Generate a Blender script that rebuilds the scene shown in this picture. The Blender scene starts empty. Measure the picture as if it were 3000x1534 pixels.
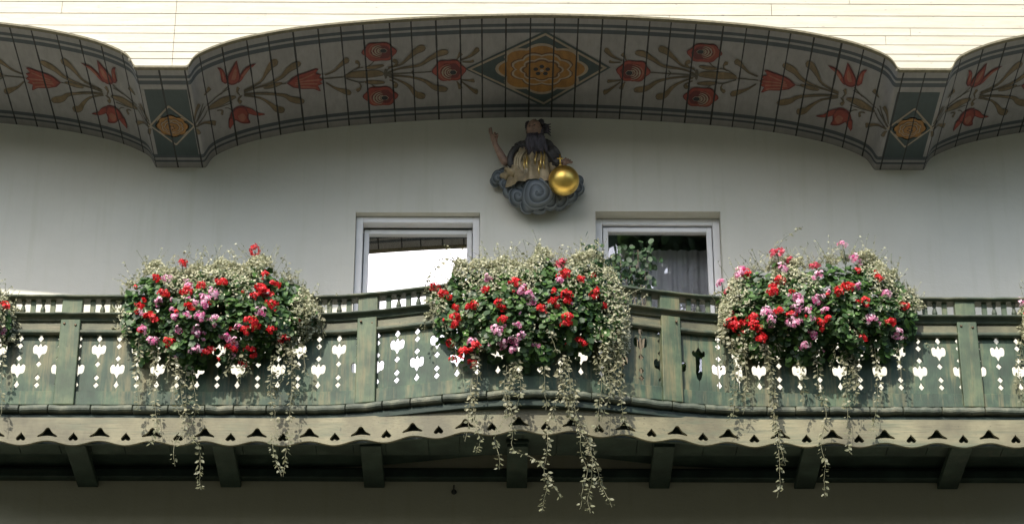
import bpy, bmesh, math, random
from mathutils import Vector, Matrix, noise
random.seed(7)
R = math.radians
C = bpy.context.scene.collection
sc = bpy.context.scene

# ------------------------------------------------------------------ camera, sky, sun, exposure
D = 18.4                       # metres from the lens to the plane of the house wall (y = 0)
CAMZ = 1.6
F = 7714.0                     # focal length in photo pixels (photo is 3000 wide)
TH = R(29.43); PSI = 47.3 / F
cam = bpy.data.cameras.new('camera'); cam.sensor_width = 36; cam.lens = 36 * F / 3000
cam.clip_end = 2000
co = bpy.data.objects.new('camera', cam); C.objects.link(co)
co.location = (0, -D, CAMZ); co.rotation_euler = (R(90) + TH, 0, -PSI)
sc.camera = co
SUN_EL, SUN_AZ = 44.6, 21.0    # the sun stands behind the camera, to the left
w = bpy.data.worlds.new('World'); sc.world = w; w.use_nodes = True
nt = w.node_tree; bg = nt.nodes['Background']
sky = nt.nodes.new('ShaderNodeTexSky'); sky.sky_type = 'NISHITA'; sky.sun_disc = False
sky.sun_elevation = R(SUN_EL); sky.sun_rotation = R(180 + SUN_AZ); sky.dust_density = 2.0
nt.links.new(sky.outputs[0], bg.inputs[0]); bg.inputs[1].default_value = 0.15
sl = bpy.data.lights.new('sun', 'SUN'); sl.energy = 2.9; sl.angle = R(0.53); sl.color = (1.0, 0.94, 0.82)
so = bpy.data.objects.new('sun', sl); C.objects.link(so)
so.rotation_euler = (R(90 - SUN_EL), 0, R(-SUN_AZ)); so.location = (-10, -20, 30)
sc.view_settings.view_transform = 'Standard'; sc.view_settings.look = 'None'
sc.view_settings.exposure = 0.95; sc.view_settings.gamma = 1
sc.cycles.max_bounces = 8; sc.cycles.diffuse_bounces = 2; sc.cycles.transparent_max_bounces = 8

# ------------------------------------------------------------------ helpers
def P(sx, sy, d):
    """world point at depth d in front of the wall plane that the photo shows at (sx, sy)"""
    u = (sx - 1500) / F; v = (767 - sy) / F; c, s = math.cos(TH), math.sin(TH)
    x, y, z = u, c - v * s, s + v * c
    x, y = x * math.cos(PSI) + y * math.sin(PSI), y * math.cos(PSI) - x * math.sin(PSI)
    t = (D - d) / y
    return Vector((t * x, -d, CAMZ + t * z))
def G(gx, gy, d): return P(gx * 1.164596, gy * 1.164596, d)     # the same for the half-size view

def tag(o, label=None, cat=None, group=None, kind=None):
    if label: o['label'] = label
    if cat: o['category'] = cat
    if group: o['group'] = group
    if kind: o['kind'] = kind
    return o
def empty(name, loc, label=None, cat=None, group=None):
    o = bpy.data.objects.new(name, None); C.objects.link(o); o.location = loc; o.empty_display_size = .1
    return tag(o, label, cat, group)

class MB:
    """collects faces in world space, then links them as one mesh object"""
    def __init__(s): s.v = []; s.f = []; s.m = []; s.uv = None
    def add(s, verts, faces, mi=0):
        b = len(s.v); s.v += [tuple(p) for p in verts]
        for f in faces: s.f.append(tuple(b + i for i in f)); s.m.append(mi)
    def box(s, lo, hi, mi=0):
        (a, b, c), (d, e, f) = lo, hi
        s.add([(a,b,c),(d,b,c),(d,e,c),(a,e,c),(a,b,f),(d,b,f),(d,e,f),(a,e,f)],
              [(0,3,2,1),(4,5,6,7),(0,1,5,4),(1,2,6,5),(2,3,7,6),(3,0,4,7)], mi)
    def tube(s, pts, rad, n=6, mi=0):
        rs = rad if isinstance(rad, (list, tuple)) else [rad] * len(pts)
        ring = []
        pts = [Vector(p) for p in pts]
        for i, p in enumerate(pts):
            t = (pts[min(i+1, len(pts)-1)] - pts[max(i-1, 0)]).normalized()
            a = t.cross(Vector((0.31, 0.9, 0.2))).normalized(); b = t.cross(a)
            ring += [p + (a * math.cos(2*math.pi*k/n) + b * math.sin(2*math.pi*k/n)) * rs[i] for k in range(n)]
        fs = []
        for i in range(len(pts)-1):
            for k in range(n):
                fs.append((i*n+k, i*n+(k+1)%n, (i+1)*n+(k+1)%n, (i+1)*n+k))
        fs += [tuple(range(n))[::-1], tuple((len(pts)-1)*n + k for k in range(n))]
        s.add(ring, fs, mi)
    def lathe(s, cx, cy, prof, n=12, mi=0):
        vs = [(cx + r*math.cos(2*math.pi*k/n), cy + r*math.sin(2*math.pi*k/n), z) for r, z in prof for k in range(n)]
        fs = [(i*n+k, i*n+(k+1)%n, (i+1)*n+(k+1)%n, (i+1)*n+k) for i in range(len(prof)-1) for k in range(n)]
        s.add(vs, fs, mi)
    def build(s, name, mats, parent=None, smooth=False, loc=None):
        me = bpy.data.meshes.new(name)
        org = Vector(loc) if loc is not None else (parent.matrix_world.translation.copy() if False else Vector((0,0,0)))
        if parent is not None and loc is None:
            p = parent; org = Vector((0,0,0))
            while p is not None: org += p.location; p = p.parent
        me.from_pydata([tuple(Vector(v) - org) for v in s.v], [], s.f)
        for m in (mats if isinstance(mats, (list, tuple)) else [mats]): me.materials.append(m)
        me.polygons.foreach_set('material_index', s.m)
        if smooth: me.polygons.foreach_set('use_smooth', [True] * len(s.f))
        if s.uv:
            lay = me.uv_layers.new(name='UVMap')
            for l in me.loops: lay.data[l.index].uv = s.uv[l.vertex_index]
        me.update()
        o = bpy.data.objects.new(name, me); C.objects.link(o)
        if parent is not None: o.parent = parent
        elif loc is not None: o.location = loc
        return o
def fix_normals(o):
    bm = bmesh.new(); bm.from_mesh(o.data); bmesh.ops.remove_doubles(bm, verts=bm.verts, dist=1e-5)
    bmesh.ops.recalc_face_normals(bm, faces=bm.faces); bm.to_mesh(o.data); bm.free(); return o
def bevel(o, wd=.003, seg=1):
    m = o.modifiers.new('edge', 'BEVEL'); m.width = wd; m.segments = seg; m.limit_method = 'ANGLE'; m.angle_limit = R(40); return o

# ------------------------------------------------------------------ materials
class NT:
    def __init__(s, name):
        s.m = bpy.data.materials.new(name); s.m.use_nodes = True; s.t = s.m.node_tree
        s.b = s.t.nodes['Principled BSDF']
    def n(s, typ, **kw):
        o = s.t.nodes.new(typ)
        for k, v in kw.items():
            if k.startswith('i_'): o.inputs[k[2:].replace('_', ' ')].default_value = v
            else: setattr(o, k, v)
        return o
    def l(s, a, b): s.t.links.new(a, b)
    def noise(s, scale=(1,1,1), sc_=5, det=4, rough=.55, coord='Object'):
        tc = s.n('ShaderNodeTexCoord'); mp = s.n('ShaderNodeMapping'); mp.inputs['Scale'].default_value = scale
        s.l(tc.outputs[coord], mp.inputs[0])
        nz = s.n('ShaderNodeTexNoise'); nz.inputs['Scale'].default_value = sc_; nz.inputs['Detail'].default_value = det
        nz.inputs['Roughness'].default_value = rough; s.l(mp.outputs[0], nz.inputs['Vector']); return nz.outputs['Fac']
    def ramp(s, fac, stops):
        r = s.n('ShaderNodeValToRGB'); cr = r.color_ramp
        while len(cr.elements) < len(stops): cr.elements.new(.5)
        for e, (p, c) in zip(cr.elements, stops): e.position = p; e.color = (*c, 1) if len(c) == 3 else c
        s.l(fac, r.inputs[0]); return r.outputs[0]
    def mix(s, fac, a, b, mode='MIX'):
        x = s.n('ShaderNodeMix', data_type='RGBA', blend_type=mode)
        for sock, v in ((x.inputs[0], fac), (x.inputs[6], a), (x.inputs[7], b)):
            if isinstance(v, (int, float)): sock.default_value = v
            elif isinstance(v, tuple): sock.default_value = (*v, 1)
            else: s.l(v, sock)
        return x.outputs[2]
    def math(s, op, a, b=None):
        x = s.n('ShaderNodeMath', operation=op)
        for sock, v in ((x.inputs[0], a), (x.inputs[1], b)):
            if v is None: continue
            if isinstance(v, (int, float)): sock.default_value = v
            else: s.l(v, sock)
        return x.outputs[0]
    def col(s, c):
        if isinstance(c, tuple): s.b.inputs['Base Color'].default_value = (*c, 1)
        else: s.l(c, s.b.inputs['Base Color'])
    def bump(s, h, st=.3, dist=.004):
        b = s.n('ShaderNodeBump'); b.inputs['Strength'].default_value = st; b.inputs['Distance'].default_value = dist
        s.l(h, b.inputs['Height']); s.l(b.outputs[0], s.b.inputs['Normal'])

def plain(name, c, rough=.6, var=.25, scale=20, metal=0, bump=0, spec=.5):
    t = NT(name); f = t.noise(sc_=scale)
    a = tuple(x * (1 - var) for x in c); b = tuple(min(1, x * (1 + var)) for x in c)
    t.col(t.ramp(f, [(.3, a), (.7, b)])); t.b.inputs['Roughness'].default_value = rough; t.b.inputs['Metallic'].default_value = metal
    t.b.inputs['Specular IOR Level'].default_value = spec
    if bump: t.bump(f, bump)
    return t.m

def plaster(name, c):
    t = NT(name); big = t.noise(sc_=1.1, det=6, rough=.62); fine = t.noise(sc_=70, det=6, rough=.65); drip = t.noise((5,1,.28), 2.2, 5, .6); trow = t.noise((1.0,1,1.8), 7, 5, .7)
    base = t.ramp(big, [(.3, tuple(x*.90 for x in c)), (.7, c)])
    base = t.mix(t.ramp(drip, [(.52, (0,0,0)), (.72, (.45,.45,.45))]), base, (c[0]*.82, c[1]*.83, c[2]*.76))
    base = t.mix(t.ramp(trow, [(.3, (.3,.3,.3)), (.5, (0,0,0))]), base, tuple(x*.9 for x in c))
    t.col(base); t.b.inputs['Roughness'].default_value = .9; t.b.inputs['Specular IOR Level'].default_value = .2
    h = t.math('ADD', t.math('MULTIPLY', fine, .45), trow); t.bump(h, .55, .006); return t.m

def worn_paint(name, g, g2, bare, axis='z', amt=.5, scale=4, dirt=.5):
    """old oil paint on wood: streaks along the grain, bare wood and grime showing through"""
    t = NT(name)
    sv = {'z': (9, 9, .8), 'x': (.8, 9, 9)}[axis]; sf = {'z': (60, 60, 2.2), 'x': (2.2, 60, 60)}[axis]
    blot = t.noise((1.2,1.2,1.0), scale, 5, .6); streak = t.noise(sv, 2.5, 5, .65); grain = t.noise(sf, 2.0, 4, .7)
    c1 = t.ramp(blot, [(.34, tuple(x*.62 for x in g)), (.5, g), (.68, tuple(x*1.22 for x in g2))])
    big = t.noise((1,1,1), 1.6, 3, .5); k = t.math('ADD', t.math('MULTIPLY', streak, .5), t.math('ADD', t.math('MULTIPLY', blot, .2), t.math('MULTIPLY', big, .3)))
    c2 = t.mix(t.ramp(k, [(.62 - amt*.24, (0,0,0)), (.78 - amt*.24, (1,1,1))]), c1, bare)
    c3 = t.mix(t.ramp(grain, [(.30, (dirt,)*3), (.46, (0,0,0))]), c2, tuple(x*.3 for x in g))
    spots = t.noise((1,1,1), 45, 2, .4)
    c4 = t.mix(t.ramp(spots, [(.70, (0,0,0)), (.76, (dirt,)*3)]), c3, (.03,.035,.025))
    t.col(c4); t.b.inputs['Roughness'].default_value = .62; t.bump(grain, .5, .004); return t.m

M = {}
M['wall'] = plaster('wall_plaster', (.755,.735,.635))
M['wall_shade'] = plaster('shade_toned_wall_plaster', (.40, .37, .27))  # darker copy of the wall plaster, with the balcony's shade in its colour
M['green'] = worn_paint('green_paint_boards', (.028,.060,.034), (.058,.096,.050), (.175,.150,.074), 'z', .54)
M['green_post'] = worn_paint('green_paint_posts', (.050,.082,.042), (.082,.108,.053), (.160,.138,.066), 'z', .50)
M['green_rail'] = worn_paint('green_paint_rails', (.046,.066,.040), (.074,.082,.046), (.145,.125,.068), 'x', .5)
M['green_dark'] = worn_paint('dark_green_paint', (.018,.034,.024), (.027,.046,.033), (.055,.055,.036), 'x', .25)
M['ledge'] = worn_paint('ledge_weathered', (.07,.085,.06), (.12,.125,.085), (.24,.22,.155), 'x', .42, 6, .8)
M['valance'] = worn_paint('valance_paint', (.160,.146,.084), (.200,.182,.106), (.085,.105,.062), 'x', .5, 2.0, .6)
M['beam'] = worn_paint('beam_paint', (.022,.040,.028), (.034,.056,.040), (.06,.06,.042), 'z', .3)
M['bolt'] = plain('rusty_bolt', (.12,.08,.05), .5, .3, 80, .6)
M['frame'] = plain('white_frame_paint', (.88,.87,.845), .4, .03, 9)
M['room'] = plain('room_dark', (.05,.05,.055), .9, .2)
M['gold'] = plain('gold_leaf', (.90,.60,.15), .36, .15, 14, 1.0, .15)
M['dry'] = plain('dry_stem', (.28,.22,.12), .8, .3, 60)

def gable_mat():
    t = NT('cream_gable_paint')
    st = t.noise((1.0, 1, 7), 5, 4, .6); st2 = t.noise((3.5, 1, 14), 4, 5, .6); g = t.noise((1.2, 30, 30), 3, 4)
    base = t.ramp(st, [(.35, (.49,.45,.35)), (.7, (.56,.53,.43))])
    base = t.mix(t.ramp(st2, [(.63, (0,0,0)), (.69, (.9,.9,.9))]), base, (.22,.22,.20))
    t.col(base); t.b.inputs['Roughness'].default_value = .6; t.bump(g, .25, .003); return t.m
M['gable'] = gable_mat()
M['gable_gap'] = plain('gable_shadow_gap', (.20,.19,.15), .9, .1)

BW = .186     # soffit board width
def soffit_paint(name, c, var=.12, c2=None):
    """brushed paint across the soffit boards; the open joints between the boards are dark"""
    t = NT(name); b = t.noise((4, 1.2, 4), 6, 5, .6); g = t.noise((40, 2.5, 40), 2, 3)
    lo = tuple(x*(1-var) for x in c); hi = tuple(min(1, x*(1+var)) for x in (c2 or c))
    base = t.ramp(b, [(.32, lo), (.68, hi)])
    base = t.mix(t.ramp(g, [(.28, (.3,.3,.3)), (.42, (0,0,0))]), base, tuple(x*.7 for x in c))
    uv = t.n('ShaderNodeUVMap'); sp = t.n('ShaderNodeSeparateXYZ'); t.l(uv.outputs[0], sp.inputs[0])
    ph = t.n('ShaderNodeTexNoise', noise_dimensions='1D'); ph.inputs['Scale'].default_value = 2.1; ph.inputs['Detail'].default_value = 1; t.l(sp.outputs[0], ph.inputs['W'])
    uu = t.math('DIVIDE', t.math('ADD', sp.outputs[0], t.math('MULTIPLY', t.math('SUBTRACT', ph.outputs['Fac'], .5), .075)), BW)
    fr = t.math('FRACT', uu)
    wn = t.n('ShaderNodeTexWhiteNoise', noise_dimensions='1D'); t.l(t.math('FLOOR', t.math('ADD', uu, .5)), wn.inputs['W'])
    base = t.mix(t.math('MULTIPLY', wn.outputs['Value'], .28), base, tuple(x*.55 for x in c))
    gr = t.noise((.6,.6,.6), 3, 4, .6); base = t.mix(t.ramp(gr, [(.45, (0,0,0)), (.75, (.4,.4,.4))]), base, tuple(x*.62 for x in c))
    jw = t.noise((2,7,2), 1.0, 2); 
    dist = t.math('ABSOLUTE', t.math('SUBTRACT', fr, .5))
    line = t.math('LESS_THAN', dist, t.math('MULTIPLY', t.math('ADD', jw, .28), .0078 / BW))
    t.col(t.mix(line, base, (.010,.011,.010)))
    t.b.inputs['Roughness'].default_value = .7; t.bump(g, .25, .003); return t.m
SP = [soffit_paint('soffit_white', (.236,.229,.219), .10), soffit_paint('soffit_stripe', (.048,.060,.066)),
      soffit_paint('soffit_leaf', (.125,.092,.042), .25, (.145,.10,.05)), soffit_paint('soffit_leaf_edge', (.070,.062,.042)),
      soffit_paint('soffit_red', (.215,.040,.026), .25), soffit_paint('soffit_dark_red', (.105,.018,.016)),
      soffit_paint('soffit_cream', (.27,.225,.165)), soffit_paint('soffit_orange', (.235,.115,.024), .25),
      soffit_paint('soffit_brown', (.095,.046,.016)), soffit_paint('soffit_black', (.014,.017,.020)),
      soffit_paint('soffit_green', (.034,.052,.050)), soffit_paint('soffit_salmon', (.26,.10,.062), .2)]
WHITE, STRIPE, LEAF, EDGE, RED, DRED, CREAM, ORANGE, BROWN, BLACK, DGREEN, SALMON = range(12)

# ------------------------------------------------------------------ the house: soffit profile
OV = 1.279 * D / 16            # overhang of the painted soffit
_fr = [(547,199),(553,194),(564,177),(576,165),(592.6,155),(625,141),(685,121),(749.6,106),(862,86.5),(995,71.6),(1128,61.5),(1260,54),(1400,48.6),(1593,46)]
XC = P(1590, 46, OV).x
_tab = sorted(((XC - P(x, y, OV).x, P(x, y, OV).z) for x, y in _fr))
_tab[0] = (0.0, _tab[0][1])
HALF = _tab[-1][0]; ZFLAT = _tab[-1][1]
WP = 2 * (P(547, 199, OV).x - P(472, 199, OV).x); PER = 2*HALF + WP
def _interp(a):
    n = len(_tab)
    i = 0
    while i < n-2 and _tab[i+1][0] < a: i += 1
    x0, y0 = _tab[i]; x1, y1 = _tab[i+1]; h = x1 - x0; t = (a - x0) / h
    def sl(j):
        if j == 0 or j == n-1: return 0.0
        d0 = (_tab[j][1]-_tab[j-1][1])/(_tab[j][0]-_tab[j-1][0]); d1 = (_tab[j+1][1]-_tab[j][1])/(_tab[j+1][0]-_tab[j][0])
        return 2*d0*d1/(d0+d1) if d0*d1 > 0 else 0.0
    m0, m1 = sl(i)*h, sl(i+1)*h
    return (2*t**3-3*t*t+1)*y0 + (t**3-2*t*t+t)*m0 + (-2*t**3+3*t*t)*y1 + (t**3-t*t)*m1
_N = 4000; _cache = [_interp(HALF*i/_N) for i in range(_N+1)]
def zs(X):
    a = abs(X - XC) % PER
    a = min(a, PER - a)
    if a >= HALF: return ZFLAT
    q = a / HALF * _N; i = min(int(q), _N-1); return _cache[i] + (_cache[i+1]-_cache[i])*(q-i)
def arc_from_centre():
    s = [0.0]
    for i in range(_N): s.append(s[-1] + math.hypot(HALF/_N, _cache[i+1]-_cache[i]))
    return s
_arc = arc_from_centre()
def arcu(X):
    dx = X - XC; sg = 1 if dx >= 0 else -1; a = abs(dx); n = int(a // PER); a -= n*PER; L = 2*_arc[-1] + WP
    def part(a):
        if a <= HALF: return _arc[min(_N, int(a/HALF*_N))]
        return _arc[-1] + (a - HALF)
    v = part(a) if a <= HALF + WP/2 else L - part(PER - a)
    return sg * (n*L + v) + 400 * BW
def on_soffit(sx, sy):
    lo, hi = -1.5, OV + 1.5
    for _ in range(34):
        d = (lo + hi)/2; p = P(sx, sy, d)
        if p.z > zs(p.x): lo = d        # ray already above the surface: come nearer
        else: hi = d
    return p.x, d
def surf(X, d, layer=0):
    e = 1e-3; s = (zs(X+e) - zs(X-e))/(2*e); n = Vector((s, 0, -1)).normalized()
    return Vector((X, -d, zs(X))) + n * (.0018*layer)

house = empty('house', (0, 0, 0), 'cream plastered house front with an arched painted eave above a green balcony', 'house')
# rows of the soffit from the front edge back to the wall, split at the painted border stripes
cuts = [OV] + [on_soffit(1593, y)[1] for y in (69, 78, 84.5, 96.5, 304, 314, 321, 327)] + [-.02]
X0, X1 = -5.6, 6.0
xs = []; x = X0
while x < X1:
    xs.append(x); a = abs(x-XC) % PER; a = min(a, PER-a); x += .012 if a > HALF*.86 and a < HALF*1.02 else .05
sm = MB(); sm.uv = []
rowmat = [WHITE, STRIPE, WHITE, STRIPE, WHITE, STRIPE, WHITE, STRIPE, WHITE]
for x in xs:
    for d in cuts: sm.v.append(tuple(surf(x, d))); sm.uv.append((arcu(x), d))
nr = len(cuts)
for i in range(len(xs)-1):
    for j in range(nr-1):
        sm.f.append((i*nr+j, (i+1)*nr+j, (i+1)*nr+j+1, i*nr+j+1)); sm.m.append(rowmat[j])

# painted ornament, laid on the boards as thin coats of paint
def scan(poly, step):
    xs_ = [p[0] for p in poly]; a, b = min(xs_), max(xs_); n = max(2, int((b-a)/step)); out = []
    def cross(x):
        r = []
        for i in range(len(poly)):
            (x0, y0), (x1, y1) = poly[i], poly[(i+1) % len(poly)]
            if (x0 <= x < x1) or (x1 <= x < x0): r.append(y0 + (y1-y0)*(x-x0)/(x1-x0))
        return sorted(r)
    e = (b-a)*1e-5
    for i in range(n):
        u0 = a + (b-a)*i/n; u1 = a + (b-a)*(i+1)/n
        m = cross((u0+u1)/2); c0 = cross(u0+e); c1 = cross(u1-e)
        if len(c0) != len(m): c0 = m
        if len(c1) != len(m): c1 = m
        for k in range(0, len(m)-1, 2): out.append((u0, c0[k], c0[k+1], u1, c1[k], c1[k+1]))
    return out
def paint_xd(poly, mi, layer, step=.02, copies=((1,0),)):
    """poly in (X, d) on the soffit"""
    for (u0, a0, b0, u1, a1, b1) in scan(poly, step):
        for sg, sh in copies:
            q = [(u0,a0),(u1,a1),(u1,b1),(u0,b0)]
            b = len(sm.v)
            for (X, d) in q:
                X2 = XC + sg*(X-XC) + sh
                sm.v.append(tuple(surf(X2, d, layer))); sm.uv.append((arcu(X2), d))
            sm.f.append((b,b+1,b+2,b+3) if sg > 0 else (b+3,b+2,b+1,b)); sm.m.append(mi)
COP = [(1,0),(-1,0),(1,PER),(-1,PER),(1,-PER),(-1,-PER)]
def paint(poly, mi, layer, copies=None, step=3.0):
    """poly in photo pixels, carried on to the soffit surface (left half; the right half is its mirror)"""
    pl = []
    for i in range(len(poly)):
        (x0,y0),(x1,y1) = poly[i], poly[(i+1)%len(poly)]; n = max(1, int(math.hypot(x1-x0,y1-y0)/6))
        for k in range(n): pl.append(on_soffit(x0+(x1-x0)*k/n, y0+(y1-y0)*k/n))
    cop = copies or [c for c in COP if any(X0+.1 < XC + c[0]*(p[0]-XC)+c[1] < X1-.2 for p in pl) and all(X0+.1 < XC + c[0]*(p[0]-XC)+c[1] < X1-.2 for p in pl)]
    paint_xd(pl, mi, layer, step*.0026, cop)
def smooth(pts, n=6):
    out = []
    for i in range(len(pts)-1):
        p0 = pts[max(i-1,0)]; p1 = pts[i]; p2 = pts[i+1]; p3 = pts[min(i+2,len(pts)-1)]
        for k in range(n):
            t = k/n
            out.append(tuple(.5*((2*p1[j]) + (p2[j]-p0[j])*t + (2*p0[j]-5*p1[j]+4*p2[j]-p3[j])*t*t + (3*p1[j]-p0[j]-3*p2[j]+p3[j])*t**3) for j in range(len(p1))))
    out.append(tuple(pts[-1])); return out
def ribbon(pts, wf):
    sp = smooth(pts); n = len(sp); L = []; Rr = []
    for i, (x, y) in enumerate(sp):
        a = sp[max(i-1,0)]; b = sp[min(i+1,n-1)]; tx, ty = b[0]-a[0], b[1]-a[1]; l = math.hypot(tx,ty) or 1
        ww = wf(i/(n-1)); L.append((x-ty/l*ww, y+tx/l*ww)); Rr.append((x+ty/l*ww, y-tx/l*ww))
    return L + Rr[::-1]
def club(t): return max(.06, (t**1.6)*1.0 if t < .82 else math.sqrt(max(0,1-((t-.82)/.18)**2))*.73 + .02)
def spindle(t): return max(.05, math.sin(math.pi*t)**.8)
def leaf(pts, wd, shape=club, layer=2):
    paint(ribbon([(x+1.2, y+1.6) for x, y in pts], lambda t: shape(t)*wd*.9+1.7), EDGE, layer)
    paint(ribbon(pts, lambda t: shape(t)*wd), LEAF, layer+1)
def stem(pts, wd=1.6, mi=EDGE, layer=2): paint(ribbon(pts, lambda t: wd), mi, layer)
zA = lambda l: [(540+.18223*x, 180+.18223*y) for x, y in l]
zB = lambda l: [(900+.2174*x, 90+.2174*y) for x, y in l]
z1 = lambda l: [(500+.40253*x, .40253*y) for x, y in l]
z2 = lambda l: [(1150+.40253*x, .40253*y) for x, y in l]
# between the tulip and the diamond
for l in ([(220,645),(350,635),(510,620)],[(520,600),(640,520),(760,490)],[(520,640),(680,690),(780,690)],[(800,490),(860,450),(910,395)],
          [(820,700),(880,730),(920,770)],[(1060,570),(1250,575),(1680,550)],[(1405,560),(1440,520)],[(1405,560),(1445,600)],[(1060,560),(1110,500),(1250,450)],
          [(1060,575),(1250,500),(1500,462)],[(1060,590),(1200,655),(1370,740)],[(1060,580),(1400,620),(1500,645)]):
    stem(zB(l))
for l, wd in (([(230,590),(350,540),(430,470),(500,410),(560,380)],10),([(250,690),(360,760),(470,800),(590,835)],10),
              ([(1080,490),(1250,450),(1370,350),(1480,260),(1590,215)],12.5),([(1100,550),(1250,500),(1500,460),(1650,370),(1780,300),(1900,278)],10.5),
              ([(1100,610),(1250,670),(1370,740),(1470,850),(1590,875)],12),([(1120,600),(1400,620),(1580,670),(1720,760),(1890,785)],10.5),
              ([(640,520),(690,480),(690,430),(650,405)],6),([(700,690),(720,740),(700,780),(655,800)],6),([(1090,500),(1170,470),(1205,420),(1150,390)],7),
              ([(1100,650),(1180,690),(1205,725),(1160,745)],6.5),([(2010,385),(2040,330),(2075,290)],8),([(2060,390),(2200,330),(2310,225)],8.5),
              ([(2080,410),(2190,412),(2245,395)],4.5),([(2060,650),(2190,665),(2255,665)],5.5),([(2010,670),(2040,720),(2065,775)],8),([(2070,670),(2170,750),(2250,805),(2300,815)],9)):
    leaf(zB(l), wd)
leaf(zB([(510,620),(600,590),(780,580),(960,568),(1030,580)]), 10, spindle)
leaf(zB([(770,492),(900,485),(1035,455)]), 4.5, spindle); leaf(zB([(770,685),(900,688),(1045,690)]), 5, spindle)
paint([(900+.2174*(1058+28*math.cos(a)), 90+.2174*(575+70*math.sin(a))) for a in [k*math.pi/8 for k in range(16)]], EDGE, 3)
# left spray and tulips
for l in ([(530,670),(660,600)],[(530,675),(690,615),(800,570)],[(530,680),(690,672),(810,690)],[(530,685),(660,710)],[(670,640),(745,622),(845,605)],
          [(170,920),(220,830),(250,770)],[(185,920),(240,850),(265,800)],[(170,910),(205,840),(235,750)],[(260,770),(350,690),(430,640)],[(265,800),(350,780),(450,745)],
          [(360,690),(400,645),(425,615)],[(390,785),(420,785),(445,800)]):
    stem(z1(l), 1.4)
for l, wd in (([(530,655),(650,590),(690,530),(730,470),(778,438)],13),([(530,660),(700,610),(800,560),(860,500),(945,452)],11.5),
              ([(530,680),(700,680),(820,690),(880,720),(972,735)],11.5),([(530,690),(650,710),(720,750),(770,790),(828,795)],12),
              ([(500,690),(480,660),(492,628)],6),([(515,690),(490,720),(512,745)],6.5),([(240,690),(262,660),(283,632)],7.5),([(170,880),(180,810),(205,750)],5.5),
              ([(180,920),(240,890),(300,890),(328,893)],9),([(330,800),(372,798),(368,832)],4),([(172,935),(190,940),(208,972)],6)):
    leaf(z1(l), wd)
leaf(z1([(265,790),(340,752),(400,722),(475,698)]), 9, spindle); leaf(z1([(670,637),(740,622),(812,598)]), 4.5, spindle)
def shape(pts, mi, layer, conv=z1, sm_=True): paint(smooth(conv(pts)+[conv(pts)[0]], 4)[:-1] if sm_ else conv(pts), mi, layer)
def grow(pts, k):
    cx = sum(p[0] for p in pts)/len(pts); cy = sum(p[1] for p in pts)/len(pts)
    return [(cx+(x-cx)*k, cy+(y-cy)*k) for x, y in pts]
tul = [[(335,490),(365,492),(390,520),(398,560),(412,600),(388,606),(365,575),(360,525)],
       [(408,604),(410,560),(440,500),(482,438),(500,520),(506,570),(480,606),(440,617)],
       [(500,562),(520,520),(560,480),(622,460),(582,492),(550,530),(515,582),(488,602)],
       [(425,850),(470,862),(462,890),(442,920),(426,942),(418,890)],
       [(428,862),(440,810),(480,775),(530,768),(562,800),(566,860),(577,892),(520,896),(470,872)],
       [(535,772),(590,788),(630,815),(688,828),(640,840),(590,832),(552,815)]]
for t in tul: shape(t, DRED, 3); shape(grow(t, .80), RED, 4)
shape([(438,575),(455,515),(473,488),(480,530),(466,575)], SALMON, 5); shape([(486,840),(520,818),(548,845),(530,878),(500,868)], SALMON, 5)
shape([(372,510),(384,530),(390,575),(380,580),(370,545)], SALMON, 5); shape([(516,545),(550,500),(590,477),(560,505),(530,555)], SALMON, 5)
tip = [(843,605),(880,568),(920,543),(970,528),(1060,494),(1074,500),(1058,530),(1097,540),(1082,560),(1112,576),(1086,594),(1110,606),(1076,620),(1090,662),(1040,645),(960,646),(890,636)]
shape(tip, DRED, 3, sm_=False); shape(grow(tip, .9), RED, 4, sm_=False)
for l in ([(905,600),(980,585),(1085,575)],[(900,612),(980,605),(1070,605)],[(915,585),(980,560),(1045,530)],[(930,628),(1000,628),(1060,635)]): stem(z1(l), 2.2, SALMON, 5)
def rose(cx, cy, rx, ry, flip):
    pts = [(math.cos(a)*(1+.07*math.cos(6*a+.5)), math.sin(a)*(1+.07*math.cos(6*a+.5))) for a in [k*math.pi/30 for k in range(60)]]
    paint([(cx+rx*x, cy+ry*y) for x, y in pts], DRED, 3); paint([(cx+rx*.94*x, cy+ry*.93*y) for x, y in pts], RED, 4)
    paint([(cx+rx*(.1+.66*x), cy+ry*.70*y) for x, y in pts], DRED, 5)
    ex, ey = cx+rx*.18, cy+ry*(-.18 if flip else .12)
    for r in (.78, .60, .44, .28):
        arc = [(ex - rx*.05*r + rx*r*math.cos(a)*.95, ey + ry*.02 + ry*r*math.sin(a)) for a in [R(95 + k*13) for k in range(14)]]
        paint(ribbon(arc, lambda t: 1.9*math.sin(math.pi*min(1,max(0,t)))+.5), CREAM if r < .7 else SALMON, 6)
    paint([(ex+rx*.05+rx*.24*x, ey+ry*.24*y) for x, y in pts], CREAM, 6)
    paint([(ex+rx*.06+rx*.2*x, ey+ry*.2*y) for x, y in pts], BLACK, 7)
rose(900+.2174*970, 90+.2174*280, .2174*228, .2174*128, True); rose(900+.2174*988, 90+.2174*875, .2174*228, .2174*132, False)
rose(900+.2174*1912, 90+.2174*530, .2174*222, .2174*145, False)
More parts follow.
